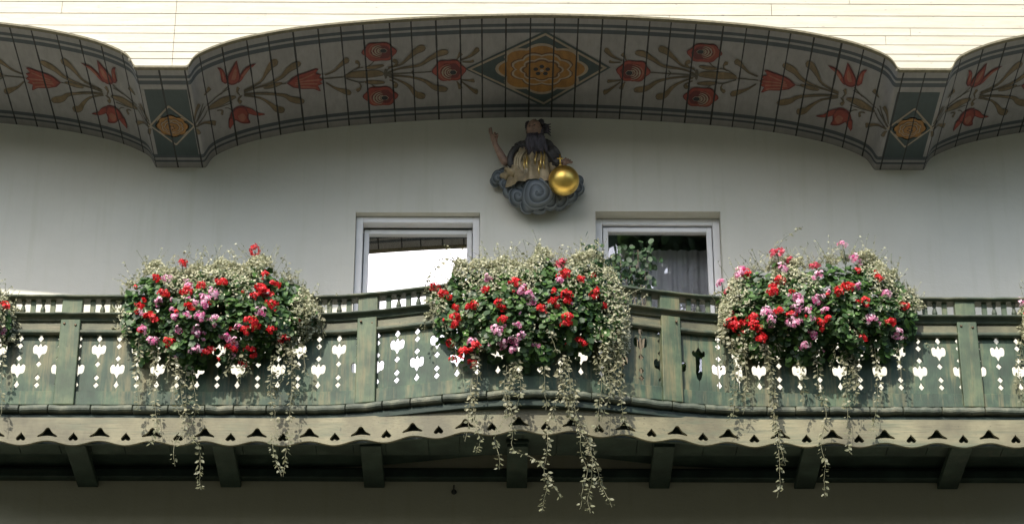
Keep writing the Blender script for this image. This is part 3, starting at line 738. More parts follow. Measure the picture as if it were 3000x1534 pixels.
def lerp(tab, x):
    if x <= tab[0][0]: return tab[0][1]
    for (a, va), (b, vb) in zip(tab[:-1], tab[1:]):
        if x <= b: return va + (vb-va)*(x-a)/(b-a)
    return tab[-1][1]
RAILY = 868
def front(sx, sy, bun):
    """depth of the outer surface of a flower bunch at a photo position"""
    X = P(sx, sy, D0).x; t = (sx - bun['cx'])/bun['hw']; top = lerp(bun['top'], sx); bot = lerp(bun['bot'], sx)
    bump = .085*noise.noise(Vector((sx*.013, sy*.015, 11.3))) + .03*noise.noise(Vector((sx*.04, sy*.04, 4.1)))
    v = min(1, max(0, (sy-top)/(bot-top))); k = math.sqrt(max(0, 1-min(1,abs(t))**2.4))
    return dcur(X) + .02 + k*(.09 + bump + .26*math.sin(math.pi*min(1, v*.85+.10)))
BUN = [
 dict(nm='left', cx=640, hw=300, top=[(330,890),(400,800),(470,790),(540,800),(590,778),(650,768),(700,775),(760,772),(830,800),(890,850),(950,930)],
      bot=[(330,960),(400,1030),(520,1050),(600,1055),(700,1060),(760,1055),(830,1010),(950,960)]),
 dict(nm='middle', cx=1552, hw=295, top=[(1255,905),(1290,850),(1340,790),(1420,768),(1500,772),(1550,778),(1580,728),(1620,752),(1690,765),(1730,735),(1770,770),(1810,840),(1850,920)],
      bot=[(1255,940),(1310,1000),(1370,1055),(1480,1048),(1600,1040),(1700,1030),(1780,1060),(1850,1000)]),
 dict(nm='right', cx=2405, hw=300, top=[(2105,905),(2130,850),(2160,790),(2230,785),(2300,772),(2400,770),(2490,750),(2560,765),(2620,800),(2680,860),(2710,920)],
      bot=[(2105,950),(2150,1030),(2240,1030),(2350,1050),(2450,1045),(2560,1060),(2640,1020),(2710,960)]),
 dict(nm='far_left', cx=-243, hw=290, top=[(-540,900),(-300,780),(-100,780),(0,850),(50,920)], bot=[(-540,960),(-300,1050),(-100,1050),(0,1000),(50,950)]),
 dict(nm='far_right', cx=3285, hw=290, top=[(2985,920),(3030,840),(3120,780),(3400,780)], bot=[(2985,950),(3040,1010),(3120,1050),(3400,1050)]),
]
PLACE = {'left': 'at the left end of the balcony', 'middle': 'between the two middle balcony posts', 'right': 'right of the right-hand door',
         'far_left': 'at the left edge of the view', 'far_right': 'at the right edge of the view'}
RED = {'left': [(641,632),(460,662),(506,720),(556,712),(668,695),(690,715),(660,733),(640,745),(655,724),(672,740),(470,735),(686,765),(632,808),(622,832),(684,830),(712,852),(627,880),(636,895),(610,918),(524,885),(580,878),(480,770),(410,740),(380,800),(425,862),(350,770),(392,700)],
       'middle': [(1290,708),(1303,712),(1222,728),(1178,772),(1192,768),(1258,762),(1146,775),(1146,815),(1143,800),(1265,803),(1115,740),(1093,720),(1425,690),(1415,693),(1462,703),(1498,740),(1428,742),(1424,757),(1390,757),(1358,775),(1428,796),(1424,815),(1460,862),(1132,862),(1168,890),(1140,903),(1188,915),(1195,873)],
       'right': [(1876,690),(1943,722),(1945,735),(1962,705),(1840,813),(1868,810),(1898,818),(1908,826),(1915,852),(1895,798),(1958,783),(1990,793),(2108,733),(2082,805),(2133,722),(1853,822),(2065,812),(2180,760),(2210,700),(2240,810),(2170,850),(2275,770)],
       'far_left': [(-60,760),(-20,800),(10,770)], 'far_right': [(2590,790),(2620,730),(2640,840)]}
PINK = {'left': [(475,722),(470,715),(515,752),(512,768),(505,792),(500,800),(540,800),(497,833),(490,838),(655,783),(600,822),(567,848),(495,878),(488,880),(450,830),(470,792),(535,738),(590,865),(440,795),(400,760),(360,830),(385,860),(420,700)],
        'middle': [(1230,702),(1315,728),(1330,740),(1336,757),(1245,826),(1256,834),(1302,817),(1268,860),(1263,868),(1295,856),(1290,880),(1188,860),(1312,845),(1408,707)],
        'right': [(1868,680),(1860,690),(1815,710),(1968,675),(2003,750),(2010,765),(2060,750),(2055,757),(2078,780),(1930,785),(1942,802),(2025,868),(2035,780),(2120,615),(2000,778),(1990,810),(2005,812),(2045,840),(2160,720),(2190,800),(2230,740),(2260,840),(2150,650),(2060,690)],
        'far_left': [(-30,740),(0,830)], 'far_right': [(2600,830),(2570,760)]}
CORAL = {'left': [], 'middle': [(1410,662)], 'right': [(1955,637),(2050,668),(1830,733),(1985,655)], 'far_left': [], 'far_right': []}
STR = {'left': [[(470,880),(485,960),(490,1040),(480,1090),(498,1130),(502,1180),(507,1230)],[(450,900),(455,980),(465,1060),(445,1120),(438,1170)],[(690,890),(685,980),(690,1040),(688,1100),(690,1150),(710,1195)],
                [(735,880),(735,960),(725,1030),(728,1090),(718,1150),(712,1195)],[(800,770),(815,850)],[(760,870),(768,945)],[(720,880),(705,960),(690,1010)],[(600,860),(575,920),(560,950)],[(440,900),(440,990),(450,1040)],[(475,900),(465,980),(470,1050)],
                [(390,880),(385,980),(392,1060),(380,1120)],[(350,850),(345,960),(352,1030)],[(725,860),(740,930),(745,1000)],[(462,665),(470,635),(475,610)],[(735,705),(722,668),(712,645)]],
       'middle': [[(1195,880),(1200,960),(1190,1040),(1205,1100),(1198,1140)],[(1185,960),(1180,1040),(1172,1110)],[(1275,920),(1270,980),(1275,1030),(1245,1090),(1250,1130),(1258,1180)],
                  [(1290,930),(1275,1000),(1290,1060),(1292,1130),(1340,1150),(1372,1178)],[(1370,920),(1370,1000),(1375,1030)],[(1410,900),(1415,960),(1390,1040),(1378,1080),(1372,1170),(1375,1220),(1360,1290)],[(1376,1190),(1390,1220),(1408,1250)],
                  [(1420,930),(1430,1010),(1450,1060),(1460,1120),(1475,1180),(1465,1240),(1458,1280)],[(1440,960),(1455,1050),(1478,1100),(1490,1180),(1478,1240),(1485,1290)],[(1478,1100),(1500,1170),(1515,1220),(1538,1275)],
                  [(1500,900),(1512,960),(1505,1040),(1500,1085)],[(1540,850),(1550,950),(1530,1000),(1515,1060)],[(1555,860),(1565,960),(1562,1030),(1580,1075)],[(1165,662),(1120,652),(1085,690),(1072,735)],[(1092,760),(1075,800),(1062,850)],[(1110,770),(1122,830)],
                  [(1300,920),(1310,990),(1290,1040)],[(1405,930),(1420,1000),(1435,1050)],[(1360,770),(1385,830),(1405,890)],[(1280,930),(1292,985)],[(1425,900),(1440,1000)],[(1520,840),(1530,930),(1540,990)],[(1320,640),(1300,625),(1290,620)]],
       'right': [[(1840,860),(1850,960),(1840,1040),(1832,1060)],[(1870,880),(1880,970),(1870,1040)],[(1930,880),(1945,960),(1945,1040),(1955,1100),(1960,1180),(1957,1250)],[(1940,960),(1950,1040),(1965,1110),(1975,1170)],
                 [(2055,870),(2060,960),(2075,1040),(2070,1130),(2075,1200),(2075,1250)],[(2010,910),(2022,990),(2018,1010)],[(2130,850),(2130,980),(2135,1060),(2138,1140)],[(1820,790),(1815,880),(1822,930)],[(2120,880),(2125,945)],[(1835,850),(1860,930),(1855,985)],
                 [(1938,664),(1955,620),(1985,590),(2018,572)],[(2200,870),(2205,990),(2196,1090)],[(2260,860),(2268,960)],[(2150,860),(2156,960),(2150,1020)],[(1925,870),(1932,920),(1948,990)],[(1810,735),(1795,740),(1770,748)]],
       'far_left': [[(0,830),(6,960),(2,1050)]], 'far_right': [[(2570,820),(2566,940),(2572,1010)]]}
DEN = {'left': 1.0, 'middle': 1.0, 'right': 1.0, 'far_left': .8, 'far_right': .8}
def bunch(bun):
    for key, am in (('top', 26), ('bot', 48)):
        a_ = []; x = bun['cx']-bun['hw']-20
        while x < bun['cx']+bun['hw']+20:
            a_.append((x, lerp(bun[key], x) + am*noise.noise(Vector((x*.021, am, 2.3))) + am*.7*noise.noise(Vector((x*.06, am, 7.1))))); x += 9
        bun[key] = a_
    nm = bun['nm']; rg = random.Random(sum(map(ord, nm)))
    x0, x1 = bun['cx']-bun['hw'], bun['cx']+bun['hw']; far = nm.startswith('far')
    base = P(bun['cx'], 905, D0); base.y = -(dcur(base.x)+.16)
    # the box itself, hung on the rail
    fb = MB(); zb0, zb1 = P(bun['cx'], 962, dcur(base.x)+.15).z, P(bun['cx'], 918, dcur(base.x)+.15).z
    xa, xb = P(x0+165, 905, D0).x, P(x1-165, 905, D0).x
    dn = min(dcur(xa+(xb-xa)*q/8) for q in range(9)); dx_ = max(dcur(xa+(xb-xa)*q/8) for q in range(9)); ya, yb = -(dx_+.075), -(dx_+.19)
    fb.box((xa, yb, zb0), (xb, yb+.018, zb1)); fb.box((xa, ya-.018, zb0), (xb, ya, zb1)); fb.box((xa, yb+.018, zb0), (xa+.018, ya-.018, zb1)); fb.box((xb-.018, yb+.018, zb0), (xb, ya-.018, zb1)); fb.box((xa+.018, yb+.018, zb0), (xb-.018, ya-.018, zb0+.018))
    fb.box((xa+.018, yb+.018, zb1-.03), (xb-.018, ya-.018, zb1-.012), 1)
    o = fb.build('flower_box', [plain('box_wood', (.035,.03,.02), .8, .3, 12), plain('potting_soil', (.03,.02,.015), .95, .4, 60)], None, loc=((xa+xb)/2, ya, zb0))
    tag(o, 'dark wooden flower box under the geraniums ' + PLACE[nm], 'flower box', 'flower boxes hung along the balcony rail')
    roots = {}
    for col, lab in (('red', 'bright red geranium with dark green leaves '), ('pink', 'pink and white geranium with dark green leaves ')):
        L = Leaves(); cnt = int((1750 if col == 'red' else 1350)*DEN[nm]); k = 0
        while k < cnt:
            sx = rg.uniform(x0, x1); top, bot = lerp(bun['top'], sx)+14, lerp(bun['bot'], sx)-6; sy = top + (bot-top)*rg.random()
            t = (sx-bun['cx'])/bun['hw']
            if abs(t) > .93 or (abs(t) > .70 and rg.random() < .45): continue
            # clumps: leave gaps where the mass is thin
            if noise.noise(Vector((sx*.013, sy*.016, 3 if col == 'red' else 9))) < -.30 + (.30 if (sy-top)/(bot-top) > .74 else 0): continue
            inner = min(.26, abs(rg.gauss(0, .085))); dF = front(sx, sy, bun); p = P(sx, sy, dF) + Vector((0, inner, 0))
            v = (sy-top)/(bot-top); nrm = Vector((t*.6, -1.0, .9-1.3*v)) + rv(.42, rg)
            L.put(p, nrm, Vector((rg.uniform(-1,1), -.3, -1+rg.random()*.8)), rg.uniform(.028,.066), GERSH, rg.random()**1.7, rg.uniform(.05,.35)); k += 1
        for _ in range(220):                     # inner leaves against the rail
            sx = rg.uniform(x0+30, x1-30); sy = rg.uniform(800, 985); X = P(sx, sy, D0).x
            if sy < lerp(bun['top'], sx)+10 or sy > lerp(bun['bot'], sx)-30: continue
            L.put(P(sx, sy, dcur(X)+rg.uniform(.095,.15)), Vector((0,-1,.3))+rv(.4, rg), Vector((rg.uniform(-1,1),0,-1)), rg.uniform(.05,.075), GERSH, rg.random()*.4, .2)
        loc = (base.x + (.2 if col == 'pink' else -.2), -(dx_+.17), zb1-.01)
        o = L.done('red_geranium' if col == 'red' else 'pink_geranium', M['ger'], None, loc)
        tag(o, lab + PLACE[nm], 'geranium', col + ' geraniums in the flower boxes'); roots[col] = o
    for col, tab in (('red', RED), ('pink', PINK), ('coral', CORAL)):
        par = roots['pink' if col == 'pink' else 'red']
        for i, (gx, gy) in enumerate(tab[nm]):
            sx, sy = gx*1.1646, gy*1.1646; dF = front(sx, sy, bun) + .02
            p = P(sx, sy, dF)
            h = bpy.data.objects.new('flower_head', HEADS[col][rg.randrange(len(HEADS[col]))]); C.objects.link(h); h.parent = par
            h.location = p - par.location; h.rotation_euler = (rg.uniform(.2,.9), rg.uniform(-.4,.4), rg.uniform(0,6.28)); s = rg.uniform(.70, 1.10); h.scale = (s*rg.uniform(.9,1.2), s, s*rg.uniform(.9,1.15))
            if col != 'coral' and rg.random() < .75:       # a smaller, half-open or fading head close by
                s2 = bpy.data.objects.new('flower_head', HEADS[col][rg.randrange(5)]); C.objects.link(s2); s2.parent = par
                qx, qy = sx + rg.gauss(0, 42), sy + rg.gauss(0, 36)
                if lerp(bun['top'], qx) + 12 < qy < lerp(bun['bot'], qx) - 5 and x0+25 < qx < x1-25:
                    s2.location = P(qx, qy, front(qx, qy, bun)) - par.location; s2.rotation_euler = (rg.uniform(0,2), rg.uniform(-.6,.6), rg.uniform(0,6.28)); k2 = rg.uniform(.28,.6); s2.scale = (k2, k2, k2*1.2)
                else: bpy.data.objects.remove(s2)
            if col == 'coral': h['label'] = 'coral pink flower head standing above the leaves'
            if sy < lerp(bun['top'], sx) + 4 :
                st = MB(); q = P(sx+rg.uniform(-12,12), lerp(bun['top'], sx)+40, dF-.03); st.tube([q, (p+q)/2+Vector((.01,0,.005)), p], .0035, 5); st.build('flower_stalk', M['ger'], par)
                n_ = Leaves()
                for _ in range(4): n_.put((p*.55+q*.45)+rv(.018, rg), rv(1,rg)+Vector((0,-1,.6)), Vector((0,0,-1)), .045, GERSH, rg.random(), .2)
                n_.done('stalk_leaf', M['ger'], par)
    # the pale trailing plant: a crust over the top, a curtain down one side, and long strands
    L = Leaves(); cnt = int(7800*DEN[nm]); k = 0; pts = []
    while k < cnt:
        r = rg.random(); sx = rg.uniform(x0-14, x1+14)
        top, bot = lerp(bun['top'], sx), lerp(bun['bot'], sx)
        if r < .62:
            sy = top - 16 + abs(rg.gauss(0, 44)); 
            if noise.noise(Vector((sx*.011, sy*.011, 1.7))) < -.12: continue
        elif r < .90:
            side = x1 if (nm != 'right' and nm != 'far_right') else x0
            sx = side + (-1 if side == x1 else 1)*abs(rg.gauss(0, 42)) ; top = lerp(bun['top'], sx); bot = lerp(bun['bot'], sx)
            sy = rg.uniform(top, bot + (70 if nm == 'middle' else 25))
            if noise.noise(Vector((sx*.02, sy*.012, 6.7))) < -.18: continue
        else:
            sy = rg.uniform(top, bot)
            if noise.noise(Vector((sx*.01, sy*.008, 4.7))) < .12: continue
        t = (sx-bun['cx'])/bun['hw']
        p = P(sx, sy, front(sx, sy, bun) + rg.uniform(-.10,.035))
        nrm = Vector((t*.5, -1, .6)) + rv(.75, rg)
        L.put(p, nrm, rv(1, rg)+Vector((0,-.2,-.4)), rg.uniform(.014,.028), IVYSH if rg.random() < .5 else NARROW, min(1, max(0, rg.gauss(.62,.28))), .25); k += 1
    for _ in range(int(300*DEN[nm])):        # wiry sprigs breaking the outline
        sx = rg.uniform(x0, x1); top = lerp(bun['top'], sx); p = P(sx, top+10, front(sx, top+10, bun)-.05)
        dv = Vector((rg.uniform(-.6,.6), rg.uniform(-.5,.2), rg.uniform(.2,1))).normalized(); ln = rg.uniform(.03,.09) if rg.random() < .72 else rg.uniform(.10,.21); q = p + dv*ln; mid = (p+q)/2 + Vector((0,0,.01))
        L.tube([p, mid, q], .0014, 3)
        for j in range(6):
            c = p.lerp(q, j/5) + rv(.006, rg); L.put(c, rv(1, rg)+Vector((0,-.8,.6)), rv(1,rg), rg.uniform(.014,.024), NARROW, min(1, max(0, rg.gauss(.65,.25))), .2)
    loc = (base.x, -(dx_+.17), zb1-.012)
    iv = L.done('trailing_plant', M['ivy'], None, loc)
    tag(iv, 'pale variegated trailing plant spilling over the box ' + PLACE[nm], 'trailing plant', 'pale trailing plants in the flower boxes')
    extra = []
    for _ in range(int(8*DEN[nm])):
        gx = rg.uniform(x0+25, x1-25)/1.1646; gy = lerp(bun['bot'], gx*1.1646)/1.1646 - rg.uniform(5, 70); ln = rg.uniform(30, 85)
        extra.append([(gx, gy), (gx+rg.uniform(-9,9), gy+ln*.5), (gx+rg.uniform(-12,12), gy+ln)])
    for path in STR[nm] + extra:
        V_ = Leaves(); S = [(gx*1.1646, gy*1.1646) for gx, gy in path]
        up = S[-1][1] < S[0][1] - 20
        X_ = P(S[0][0], S[0][1], D0).x; dd = front(S[0][0], min(S[0][1], lerp(bun['bot'], S[0][0])-5), bun) if up or S[0][1] < 960 else max(dcur(X_)+.17, front(S[0][0], lerp(bun['bot'], S[0][0])-30, bun)-.02)
        dd += rg.uniform(-.02,.03)
        w3 = [P(x, y, dd) for x, y in S]; sp = [Vector(q) for q in smooth([tuple(q) for q in w3], 10)]
        sd = rg.random()*90; sp = [q + Vector((.022*noise.noise(Vector((i*.13, sd, 0))) + .006*noise.noise(Vector((i*.6, sd, 5))), .03*noise.noise(Vector((i*.12, sd, 9))), 0))*min(1, i/6) for i, q in enumerate(sp)]
        V_.tube(sp, .0017, 4)
        Lh = 0; nxt = 0; tot = sum((sp[i+1]-sp[i]).length for i in range(len(sp)-1))
        for i in range(len(sp)-1):
            seg = sp[i+1]-sp[i]; l = seg.length
            while nxt < Lh + l:
                c = sp[i] + seg*((nxt-Lh)/l if l else 0); f = nxt/tot
                for sgn in (-1, 1):
                    if rg.random() < (.12 if not up else .3): continue
                    o_ = Vector((sgn*rg.uniform(.008,.030-.008*f), rg.uniform(-.02,.01), rg.uniform(-.012,.012)))
                    V_.put(c+o_, Vector((sgn*.5, -1, .5))+rv(.6, rg), o_+Vector((0,0,-.012)), rg.uniform(.016,.041)*(1 if not up else .75), IVYSH if rg.random() < .7 else NARROW, min(1, max(0, rg.gauss(.58,.28))), .3)
                nxt += rg.uniform(.007,.018)*(1+1.3*f) * (1.0 if rg.random() < .86 else 2.2)
            Lh += l
        V_.done('hanging_strand' if not up else 'upright_sprig', M['vine'], iv)
for bn in BUN: bunch(bn)

# dark leaved pot plant standing on the balcony before the right door
def potplant():
    base = P(1868, 1000, .50); base.z = ZFLOOR
    t = empty('potted_plant', base, 'dark green round leaved pot plant standing in front of the right-hand door', 'pot plant')
    pm = MB(); pm.lathe(base.x, base.y, [(0,ZFLOOR),(.10,ZFLOOR),(.135,ZFLOOR+.22),(.148,ZFLOOR+.22),(.148,ZFLOOR+.255),(.128,ZFLOOR+.255),(.12,ZFLOOR+.20),(0,ZFLOOR+.20)], 20)
    pm.build('pot', plain('terracotta', (.34,.14,.07), .8, .2, 20), t, True)
    L = Leaves(); st = MB(); rg = random.Random(4)
    tips = [(1560,640),(1548,665),(1575,690),(1600,660),(1625,640),(1632,660),(1610,690),(1590,712),(1625,700),(1545,705),(1560,720),(1585,668),(1605,628),(1552,690),(1632,690),(1500,640),(1490,655),(1515,650),(1480,630),(1508,668)]
    for gx, gy in tips:
        q = G(gx, gy, .50 + rg.uniform(-.10,.08)); a = Vector((base.x + rg.uniform(-.05,.05), base.y+rg.uniform(-.05,.05), ZFLOOR+.2))
        mid = a.lerp(q, .6) + Vector((rg.uniform(-.03,.03), 0, .02)); st.tube([a, mid, q], [.004,.004,.0025], 5)
        for _ in range(13):
            c = q + Vector((rg.gauss(0,.045), rg.gauss(0,.04), rg.gauss(0,.05)))
            L.put(c, Vector((0,-1,.4))+rv(.6, rg), Vector((rg.uniform(-1,1),0,-1)), rg.uniform(.042,.066), [(0,.6),(.3,.3),(.36,-.05),(.2,-.38),(-.2,-.38),(-.36,-.05),(-.3,.3)], rg.random(), .2)
    L.done('foliage', M['dark_leaf'], t); st.build('stems', plain('pale_stems', (.16,.13,.085), .7, .2, 30), t)
potplant()

# ------------------------------------------------------------------ the carved figure on the wall
ST = lambda zx, zy, d: P(1380+.2354*zx, 330+.2354*zy, d)
statue = empty('wall_statue', P(1572, 575, .02), 'carved bearded figure in gilt robe on a blue-grey cloud with a golden orb', 'statue')
M['flesh'] = plain('carved_flesh_paint', (.29,.185,.135), .6, .3, 25, 0, .2)
M['robe'] = plain('brown_gilt_robe', (.32,.255,.15), .42, .4, 14, .3, .4)
M['gilt'] = plain('worn_gilding', (.62,.45,.16), .35, .35, 18, .9, .3)
M['cloak'] = plain('dark_cloak', (.050,.046,.042), .6, .35, 20, 0, .3)
M['beard'] = plain('grey_beard', (.056,.050,.060), .7, .4, 40, 0, .6)
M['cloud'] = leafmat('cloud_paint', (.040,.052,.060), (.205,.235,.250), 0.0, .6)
def skin(name, chains, mat, parent, sub=2):
    vs = []; es = []; rs = []; root = 0
    for ch in chains:
        prev = ch.get('join')
        for p, r in ch['pts']:
            vs.append(tuple(Vector(p) - parent.location)); rs.append(r); i = len(vs)-1
            if prev is not None: es.append((prev, i))
            prev = i
    me = bpy.data.meshes.new(name); me.from_pydata(vs, es, []); me.materials.append(mat)
    o = bpy.data.objects.new(name, me); C.objects.link(o); o.parent = parent
    o.modifiers.new('skin', 'SKIN').use_smooth_shade = True
    me.skin_vertices.new() if not me.skin_vertices else None
    for i, r in enumerate(rs):
        d = me.skin_vertices[0].data[i]; d.radius = (r, r); d.use_root = (i == 0)
    sb = o.modifiers.new('sub', 'SUBSURF'); sb.levels = sub; sb.render_levels = sub; return o
def ball(mb, c, rx, ry, rz, fn=None, nu=40, nv=26, axes=None, mi=0):
    vs = []; ax = axes or (Vector((1,0,0)), Vector((0,1,0)), Vector((0,0,1)))
    for j in range(nv+1):
        th = math.pi*j/nv
        for i in range(nu):
            ph = 2*math.pi*i/nu; x, y, z = math.sin(th)*math.cos(ph), math.sin(th)*math.sin(ph), math.cos(th)
            k = 1 + (fn(x, y, z) if fn else 0); vs.append(Vector(c) + ax[0]*(x*rx*k) + ax[1]*(y*ry*k) + ax[2]*(z*rz*k))
    mb.add(vs, [(j*nu+i, (j+1)*nu+i, (j+1)*nu+(i+1)%nu, j*nu+(i+1)%nu) for j in range(nv) for i in range(nu)], mi)
# body: pelvis, spine, neck, both arms and the raised hand as one skinned surface
pel, chest, neck, head = ST(760,770,.12), ST(770,560,.14), ST(785,380,.17), ST(785,215,.215)
chains = [dict(pts=[(pel,.105),(ST(765,660,.13),.105),(chest,.115),(ST(780,450,.16),.085),(neck,.045)])]
shR = ST(590,500,.14); elR = ST(430,640,.17); wrR = ST(300,395,.21); hand = ST(282,320,.22)
chains.append(dict(join=3, pts=[(shR,.055),(ST(500,560,.155),.047),(elR,.040),(ST(365,510,.19),.032),(wrR,.022),(hand,.026)]))
ih = 5+5
for k, (pa, pb, pc) in enumerate([((250,285),(232,240),(228,190)),((262,275),(250,222),(246,180)),((285,272),(300,250),(285,262)),((302,282),(318,268),(300,285))]):
    dz = .22 + .008*k
    chains.append(dict(join=ih, pts=[(ST(*pa,dz),.0105),(ST(*pb,dz+.008),.0095),(ST(*pc,dz+(.012 if k < 2 else .035)),.008)]))
chains.append(dict(join=ih, pts=[(ST(316,318,.235),.011),(ST(330,285,.25),.0095),(ST(322,255,.255),.008)]))
shL = ST(965,500,.15); chains.append(dict(join=3, pts=[(shL,.06),(ST(1040,600,.17),.05),(ST(1085,680,.20),.042),(ST(1120,640,.215),.03),(ST(1165,612,.225),.026)]))
il = sum(len(c['pts']) for c in chains)-1
for k, (pa, pb) in enumerate([((1175,585),(1180,560)),((1200,595),(1212,575)),((1222,605),(1238,588)),((1240,622),(1262,612))]):
    chains.append(dict(join=il, pts=[(ST(*pa,.24),.0105),(ST(*pb,.26),.009)]))
chains.append(dict(join=il, pts=[(ST(1150,640,.25),.011),(ST(1160,660,.27),.0095)]))
skin('body', chains, M['flesh'], statue)
hd = MB()
def face(x, y, z):
    k = 0.0
    if y < 0:
        k += .20*math.exp(-((x/.14)**2 + ((z-.02)/.20)**2)) * (1 if z < .22 else .4)         # nose
        k -= .10*math.exp(-(((abs(x)-.34)/.16)**2 + ((z-.20)/.10)**2))                          # eye sockets
        k += .06*math.exp(-((abs(x)/.5)**2 + ((z-.36)/.09)**2))                                 # brow
        k -= .05*math.exp(-((x/.25)**2 + ((z+.34)/.05)**2))                                     # mouth
        k += .05*math.exp(-(((abs(x)-.45)/.2)**2 + ((z+.05)/.15)**2))
    k += .07*math.exp(-(((abs(x)-1)/.12)**2 + (y/.2)**2 + ((z-.1)/.22)**2))                     # ears
    return k
axh = (Vector((.94,-.30,0)).normalized(), Vector((.28,.92,.20)).normalized(), Vector((0,-.2,.98)).normalized())
ball(hd, head, .062, .072, .088, face, 48, 40, axh); hd.build('head', M['flesh'], statue, True)
for s in (-1, 1):
    e = MB(); ball(e, head + axh[0]*(.021*s) - axh[1]*.062 + axh[2]*.018, .0085, .006, .005, None, 10, 8, axh); e.build('eye', plain('painted_eye', (.08,.07,.06), .3, .1), statue, True)
hr = MB()
for k in range(30):
    a = k*2.4; rg = random.Random(k); u = rg.uniform(-1,1); c = head + Vector((u*.062, rg.uniform(-.01,.07), .045 + rg.uniform(-.06,.052)))
    if abs(u) < .72 and c.z < head.z + .072: c.y = head.y + .07
    ball(hr, c, .026, .026, .03, lambda x,y,z,a=a: .18*math.sin(9*x+a)*math.sin(8*z+a), 16, 12)
for k in range(5):
    q0 = ST(900, 150+k*22, .20); hr.tube([q0, q0+Vector((.035,-.01,-.012)), q0+Vector((.062,-.005,.004-.012*k))], [.016,.011,.003], 6)
ball(hr, head + Vector((.004,.028,.040)), .060, .058, .052, lambda x,y,z: .10*math.sin(11*x+3*z)+.06*math.sin(19*y), 30, 20)
hr.build('hair', M['beard'], statue, True)
bd = MB(); rg = random.Random(2)
for k in range(44):
    f = rg.random(); wv = .88 - .25*f; c0 = ST(795 + rg.uniform(-90,95)*wv, 268 + 50*f, .285-.02*f); l = rg.uniform(.11,.18)
    side = rg.uniform(-.02,.025); bd.tube([c0, c0+Vector((side, -.012, -l*.35)), c0+Vector((side*1.5+.008*math.sin(k), -.006, -l*.7)), c0+Vector((side*2.2, .006, -l))], [.018,.022,.016,.003], 6)
ball(bd, ST(800,380,.235), .072, .055, .095, lambda x,y,z: .10*math.sin(14*x+3*math.sin(4*z)), 30, 20)
bd.build('beard', M['beard'], statue, True)
rb = MB()       # robe: a bell of deep vertical folds over the torso
cR = ST(775,650,.12); nu, nv = 72, 26; vs = []
for j in range(nv+1):
    v = j/nv
    for i in range(nu):
        ph = 2*math.pi*i/nu; rx = .150 + .05*math.sin(v*1.5) + .03*v; ry = .130 + .03*v
        fold = .012*math.sin(11*ph + 1.6*math.sin(3*v)) + .007*math.sin(19*ph+4*v); sh = max(0, 1-v*5); 
        r_ = 1 - .45*sh*sh
        vs.append((cR.x + (rx*r_+fold)*math.cos(ph) + .015*v*math.sin(3*v), cR.y - .02*v + (ry*r_+fold)*math.sin(ph), ST(760,455,.12).z + (ST(760,985,.12).z - ST(760,455,.12).z)*v + .012*math.sin(3*ph)*v))
rb.add(vs, [(j*nu+i, (j+1)*nu+i, (j+1)*nu+(i+1)%nu, j*nu+(i+1)%nu) for j in range(nv) for i in range(nu)])
ball(rb, ST(835,735,.185), .112, .085, .105, lambda x,y,z: .11*math.sin(12*x+2.5*z)+.04*math.sin(23*x), 60, 26)
rb.build('robe', M['robe'], statue, True)
sk = MB()       # the spread skirt over the left knee
ball(sk, ST(560,775,.16), .115, .10, .062, lambda x,y,z: .13*math.sin(10*x+5*z)+.05*math.sin(17*x), 56, 26); ball(sk, ST(690,690,.235), .05, .05, .12, lambda x,y,z: .12*math.sin(13*x+2*z), 40, 24)
sk.build('robe_lap', M['robe'], statue, True)
gl = MB()
for (xa, ya, xb, yb, wd) in ((690,520,700,690,.011),(868,480,872,690,.010),(810,470,800,640,.008),(905,470,912,700,.007),(655,560,670,700,.008),(735,600,745,760,.009),(840,600,850,760,.010)):
    a, b = ST(xa,ya,.272), ST(xb,yb,.285); gl.tube([a, a.lerp(b,.33)+Vector((.005,-.006,0)), a.lerp(b,.66)+Vector((-.004,-.004,0)), b], [wd*.5,wd,wd*.9,wd*.4], 8)
gl.build('gilt_folds', M['gilt'], statue, True)
ck = MB()       # dark cloak over the shoulders, with the rolled sleeve
ball(ck, ST(650,460,.16), .085, .085, .055, lambda x,y,z: .12*math.sin(12*x+6*z)+.06*math.sin(20*z), 44, 26)
ball(ck, ST(900,440,.14), .10, .08, .06, lambda x,y,z: .10*math.sin(11*x+4*z), 44, 26)
ball(ck, ST(1010,545,.20), .07, .075, .085, lambda x,y,z: .12*math.sin(9*x+7*z), 40, 24)
ball(ck, ST(1070,640,.20), .05, .06, .05, lambda x,y,z: .12*math.sin(9*x+7*z), 30, 20)
ball(ck, ST(800,480,.07), .17, .06, .13, lambda x,y,z: .06*math.sin(14*x), 44, 26)
pts = [ST(600,440,.20),ST(530,470,.22),ST(490,560,.225),ST(500,660,.215),ST(560,600,.22)]
ck.tube([Vector(q) for q in smooth([tuple(p) for p in pts],5)], [.026]*21, 10); ck.build('cloak', M['cloak'], statue, True)
sv = MB(); pts = [ST(640,470,.24),ST(575,520,.25),ST(545,620,.245),ST(560,720,.235)]
for o_ in (0, .02, .04): sv.tube([Vector(q)+Vector((o_,-o_*.2,0)) for q in smooth([tuple(p) for p in pts],5)], [.012]*16, 8)
sv.build('sleeve', M['robe'], statue, True)
